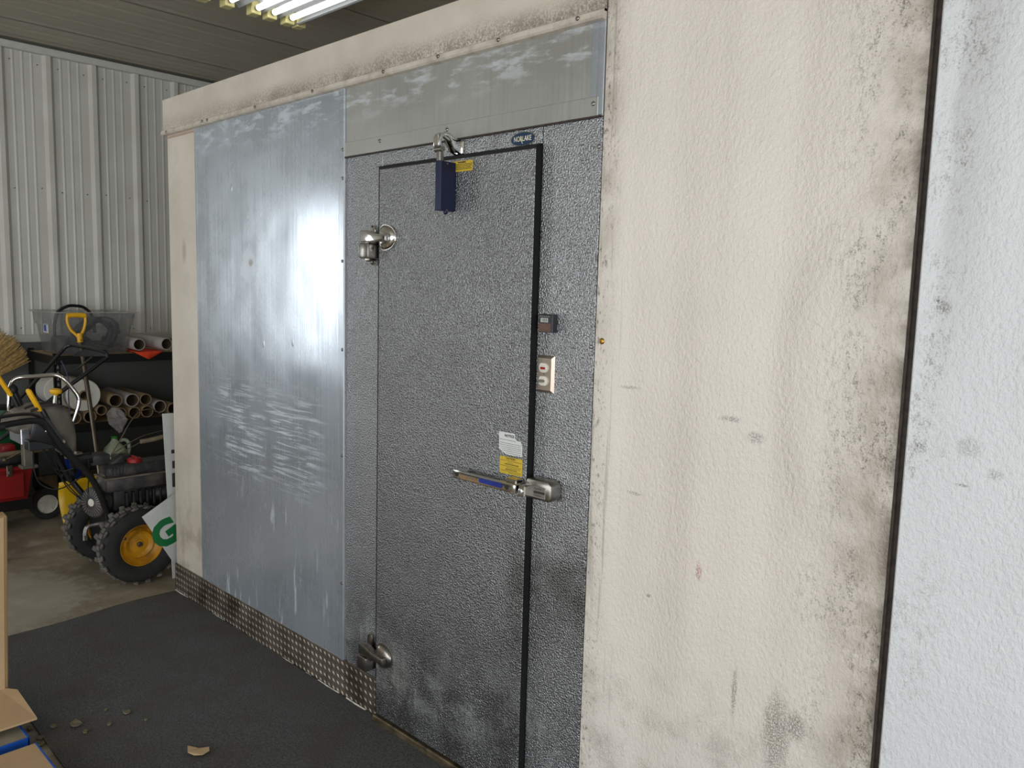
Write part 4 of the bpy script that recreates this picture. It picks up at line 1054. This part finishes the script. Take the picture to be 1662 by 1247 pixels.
part(MB().prism([(-.25, .50), (-.17, .62), (-.11, .66), (-.09, .66), (-.10, .50), (-.16, .42)], (-.45, 0, 0), (0, 1, 0), (0, 0, 1), .06, .012), 'blower_shroud', 'dusty_black', SB)
part(MB().lathe([(.05, 0), (.062, .03), (.062, .12), (.05, .14), (0, .14)], (-.40, .02, .43), (.3, 1, .0), 16), 'muffler', 'engine_dark', SB)
mb = MB().tube([(-.44, -.18, .295), (-.45, -.24, .292), (-.45, -.275, .285), (-.45, -.285, .245)], .011, 8, 3).box((-.458, -.295, .215), (-.442, -.272, .255), .004)
part(mb, 'shift_arm', 'alu', SB)
part(MB().box((-.372, -.196, .245), (-.330, -.190, .305), .001), 'serial_label', 'white_label', SB)
# front auger housing and chute, on past the cooler corner
part(MB().prism([(.20, .04), (.20, .42), (.30, .50), (.52, .48), (.60, .40), (.56, .38), (.42, .36), (.34, .22), (.42, .06), (.58, .05), (.58, .03)], (-.80, 0, 0), (0, 1, 0), (0, 0, 1), .60, .006), 'auger_housing', 'yellow', SB)
part(MB().tube([(-.5, .33, .48), (-.5, .33, .62), (-.5, .38, .76)], .075, 14, 3), 'chute', 'black_paint', SB)
# handle bars
part(MB().tube([(-.32, -.80, .872), (-.32, -.726, .882), (-.32, -.677, .884), (-.32, -.6, .892), (-.32, -.53, .893), (-.32, -.485, .868), (-.32, -.431, .777), (-.32, -.364, .685), (-.32, -.296, .59), (-.325, -.249, .492), (-.335, -.199, .334)], .0155, 10, 3), 'handle_bar', 'black_paint', SB)
part(MB().tube([(-.7, -.78, .915), (-.7, -.622, .919), (-.7, -.55, .914), (-.7, -.49, .88), (-.7, -.417, .785), (-.7, -.321, .616), (-.7, -.273, .507), (-.665, -.181, .355)], .0155, 10, 3), 'handle_bar', 'black_paint', SB)
for x, z in ((-.32, .873), (-.7, .917)): part(MB().tube([(x, -.86, z-.005), (x, -.66, z+.006)], .021, 12, 1), 'grip', 'black', SB)
part(MB().tube([(-.32, -.80, .90), (-.325, -.66, .925), (-.33, -.54, .925), (-.34, -.48, .885)], .008, 8, 3), 'clutch_lever', 'black_paint', SB)
part(MB().tube([(-.68, -.547, .90), (-.68, -.547, .937), (-.68, -.538, 1.016), (-.67, -.523, 1.054), (-.65, -.495, 1.07), (-.58, -.441, 1.079), (-.5, -.385, 1.09), (-.47, -.358, 1.078), (-.46, -.322, 1.03), (-.45, -.292, .975), (-.45, -.297, .921), (-.45, -.332, .83)], .0105, 12, 4), 'top_handle', 'chrome', SB, label='chrome bent-tube top handle')
# dash
mb = MB().prism([(-.60, .845), (-.585, .885), (-.545, .915), (-.47, .940), (-.41, .945), (-.345, .915), (-.318, .85), (-.308, .77), (-.312, .672), (-.352, .665), (-.380, .71), (-.41, .765), (-.47, .800), (-.585, .815)], (-.665, 0, 0), (0, 1, 0), (0, 0, 1), .235, .02)
ds = part(mb, 'dashboard', 'dash', SB, ang=.9)
for x in (-.42, -.52): part(MB().prism([(-.52, .934), (-.47, .952), (-.41, .957), (-.36, .936), (-.36, .928), (-.41, .945), (-.47, .94), (-.52, .92)], (x-.007, 0, 0), (0, 1, 0), (0, 0, 1), .014), 'lever_slot', 'ink', ds, smooth=False)
part(MB().box((-.62, -.565, .762), (-.425, -.525, .842), .004), 'light_panel', 'silver', SB)
part(MB().box((-.42, -.555, .742), (-.345, -.43, .790), .004), 'side_bracket', 'black_paint', SB)
part(MB().prism([(-.53, .90), (-.47, .905), (-.33, .66), (-.36, .65), (-.45, .76), (-.55, .80)], (-.345, 0, 0), (0, 1, 0), (0, 0, 1), .012, .003), 'side_plate', 'black_paint', SB)
mb = MB()
for y, z in ((-.475, .835), (-.405, .775), (-.355, .712)): mb.lathe([(.011, 0), (.011, .004), (.007, .008), (0, .008)], (-.333, y, z), (1, 0, 0), 10)
part(mb, 'plate_bolts', 'chrome_dusty', SB)
# levers and knob
lv_ = part(MB().tube([(-.42, -.470, .93), (-.40, -.452, .88), (-.385, -.441, .84)], .012, 8, 2), 'speed_lever', 'black_paint', SB)
part(MB().prism([(-.012, 0), (.012, 0), (.013, .115), (.006, .127), (-.006, .127), (-.013, .115)], (-.425, -.472, .925), (.75, .66, .12), (.02, -.42, .905), .014, .004), 'lever_grip', 'yellow', lv_)
lv_ = part(MB().tube([(-.66, -.537, .986), (-.64, -.524, .94), (-.62, -.514, .90)], .011, 8, 2), 'chute_lever', 'black_paint', SB)
part(MB().prism([(-.011, 0), (.011, 0), (.012, .13), (.005, .145), (-.005, .145), (-.012, .13)], (-.66, -.535, .98), (.75, .66, .12), (.0, -.47, .88), .014, .004), 'lever_grip', 'yellow', lv_)
kb = part(MB().tube([(-.52, -.382, .92), (-.52, -.376, .985)], lambda t: .017-.006*t, 10, 1), 'knob_stem', 'chrome_dusty', SB)
part(MB().lathe([(.010, -.03), (.012, -.012), (.026, -.006), (.029, .004), (.026, .014), (.012, .019), (0, .020)], (-.52, -.375, 1.0), (.05, .05, 1), 22), 'knob', 'yellow', kb)
part(MB().sphere((-.67, -.528, 1.005), (.024, .024, .03)).tube([(-.67, -.526, 1.0), (-.655, -.508, .94), (-.64, -.50, .90)], .018, 8, 2), 'choke_grip', 'black', SB)
cabs = [[(-.5, -.498, .745), (-.5, -.495, .625), (-.5, -.47, .542), (-.5, -.4, .499), (-.5, -.327, .516), (-.4, -.308, .571)],
        [(-.55, -.446, .731), (-.55, -.41, .63), (-.55, -.353, .58), (-.5, -.31, .598)],
        [(-.55, -.417, .728), (-.55, -.386, .649), (-.55, -.333, .494), (-.5, -.262, .409)],
        [(-.55, -.395, .725), (-.55, -.357, .629), (-.55, -.303, .499), (-.5, -.256, .415)],
        [(-.34, -.292, .672), (-.33, -.292, .61), (-.36, -.29, .524), (-.36, -.296, .444)],
        [(-.60, -.43, .74), (-.60, -.38, .60), (-.58, -.30, .47), (-.56, -.22, .36)]]
for c in cabs: part(MB().tube(c, .0032, 6, 5), 'control_cable', 'hose', SB)
for c in ([(-.42, -.16, .65), (-.42, -.105, .733), (-.42, -.049, .826), (-.42, .004, .878), (-.42, .07, .882), (-.42, .115, .847), (-.45, .20, .75)],
          [(-.42, -.154, .656), (-.42, -.074, .706), (-.42, .014, .742), (-.42, .113, .759), (-.45, .24, .77)],
          [(-.42, -.148, .649), (-.42, -.059, .684), (-.42, .006, .713)]):
    part(MB().tube(c, .003, 6, 5), 'control_cable', 'steel_pipe', SB)
part(MB().tube([(-.40, -.008, .717), (-.40, .06, .722), (-.42, .20, .735), (-.46, .30, .70)], .0125, 10, 3), 'chute_crank', 'handle_tan', SB)
for k in range(3):
    part(MB().tube([(-.60, -.262-.012*k, .60-.035*k), (-.585, -.285-.012*k, .59-.035*k)], .018, 10, 1), 'cable_spool', 'black', SB)

# ================================================================== SIGNS BY THE COOLER CORNER
u_ = Vector((0, .872, .489)); v_ = Vector((0, -.489, .872)); nrm_ = Vector((1, 0, 0))
SG = thing('yard_sign', 'white plastic yard sign with green letters propped on its corner against the tyre', 'sign', (-.10, .1, 0))
o0 = Vector((-.130, .0955, .002))
part(MB().prism([(0, 0), (.61, 0), (.61, .435), (0, .435)], o0, u_, v_, .004), 'sign_board', 'sign_white', SG, smooth=False)
Rm_ = Matrix((( 0, 0, 1, 0), (u_.y, v_.y, 0, 0), (u_.z, v_.z, 0, 0), (0, 0, 0, 1)))
tp = Vector((-.1255, 0.0, .265))
text('sign_lettering', 'GA', .185, (-.1255, .056, .297), M['sign_green'], SG, rot=Rm_, ext=.0004, bold=.010)
WB = thing('white_board', 'tall white printed board standing between the engine and the cooler corner', 'board', (-.17, .2, 0))
part(MB().prism([(.052, .002), (.42, .002), (.40, .885), (.018, .895)], (-.178, 0, 0), (0, 1, 0), (0, 0, 1), .006), 'board_sheet', 'sign_white', WB, smooth=False)
mb = MB()
for za, zb, ya in ((.68, .70, .058), (.60, .64, .062), (.50, .575, .060)): mb.box((-.1715, ya, za), (-.1705, .13, zb))
part(mb, 'board_print', 'grey_card', WB, smooth=False)
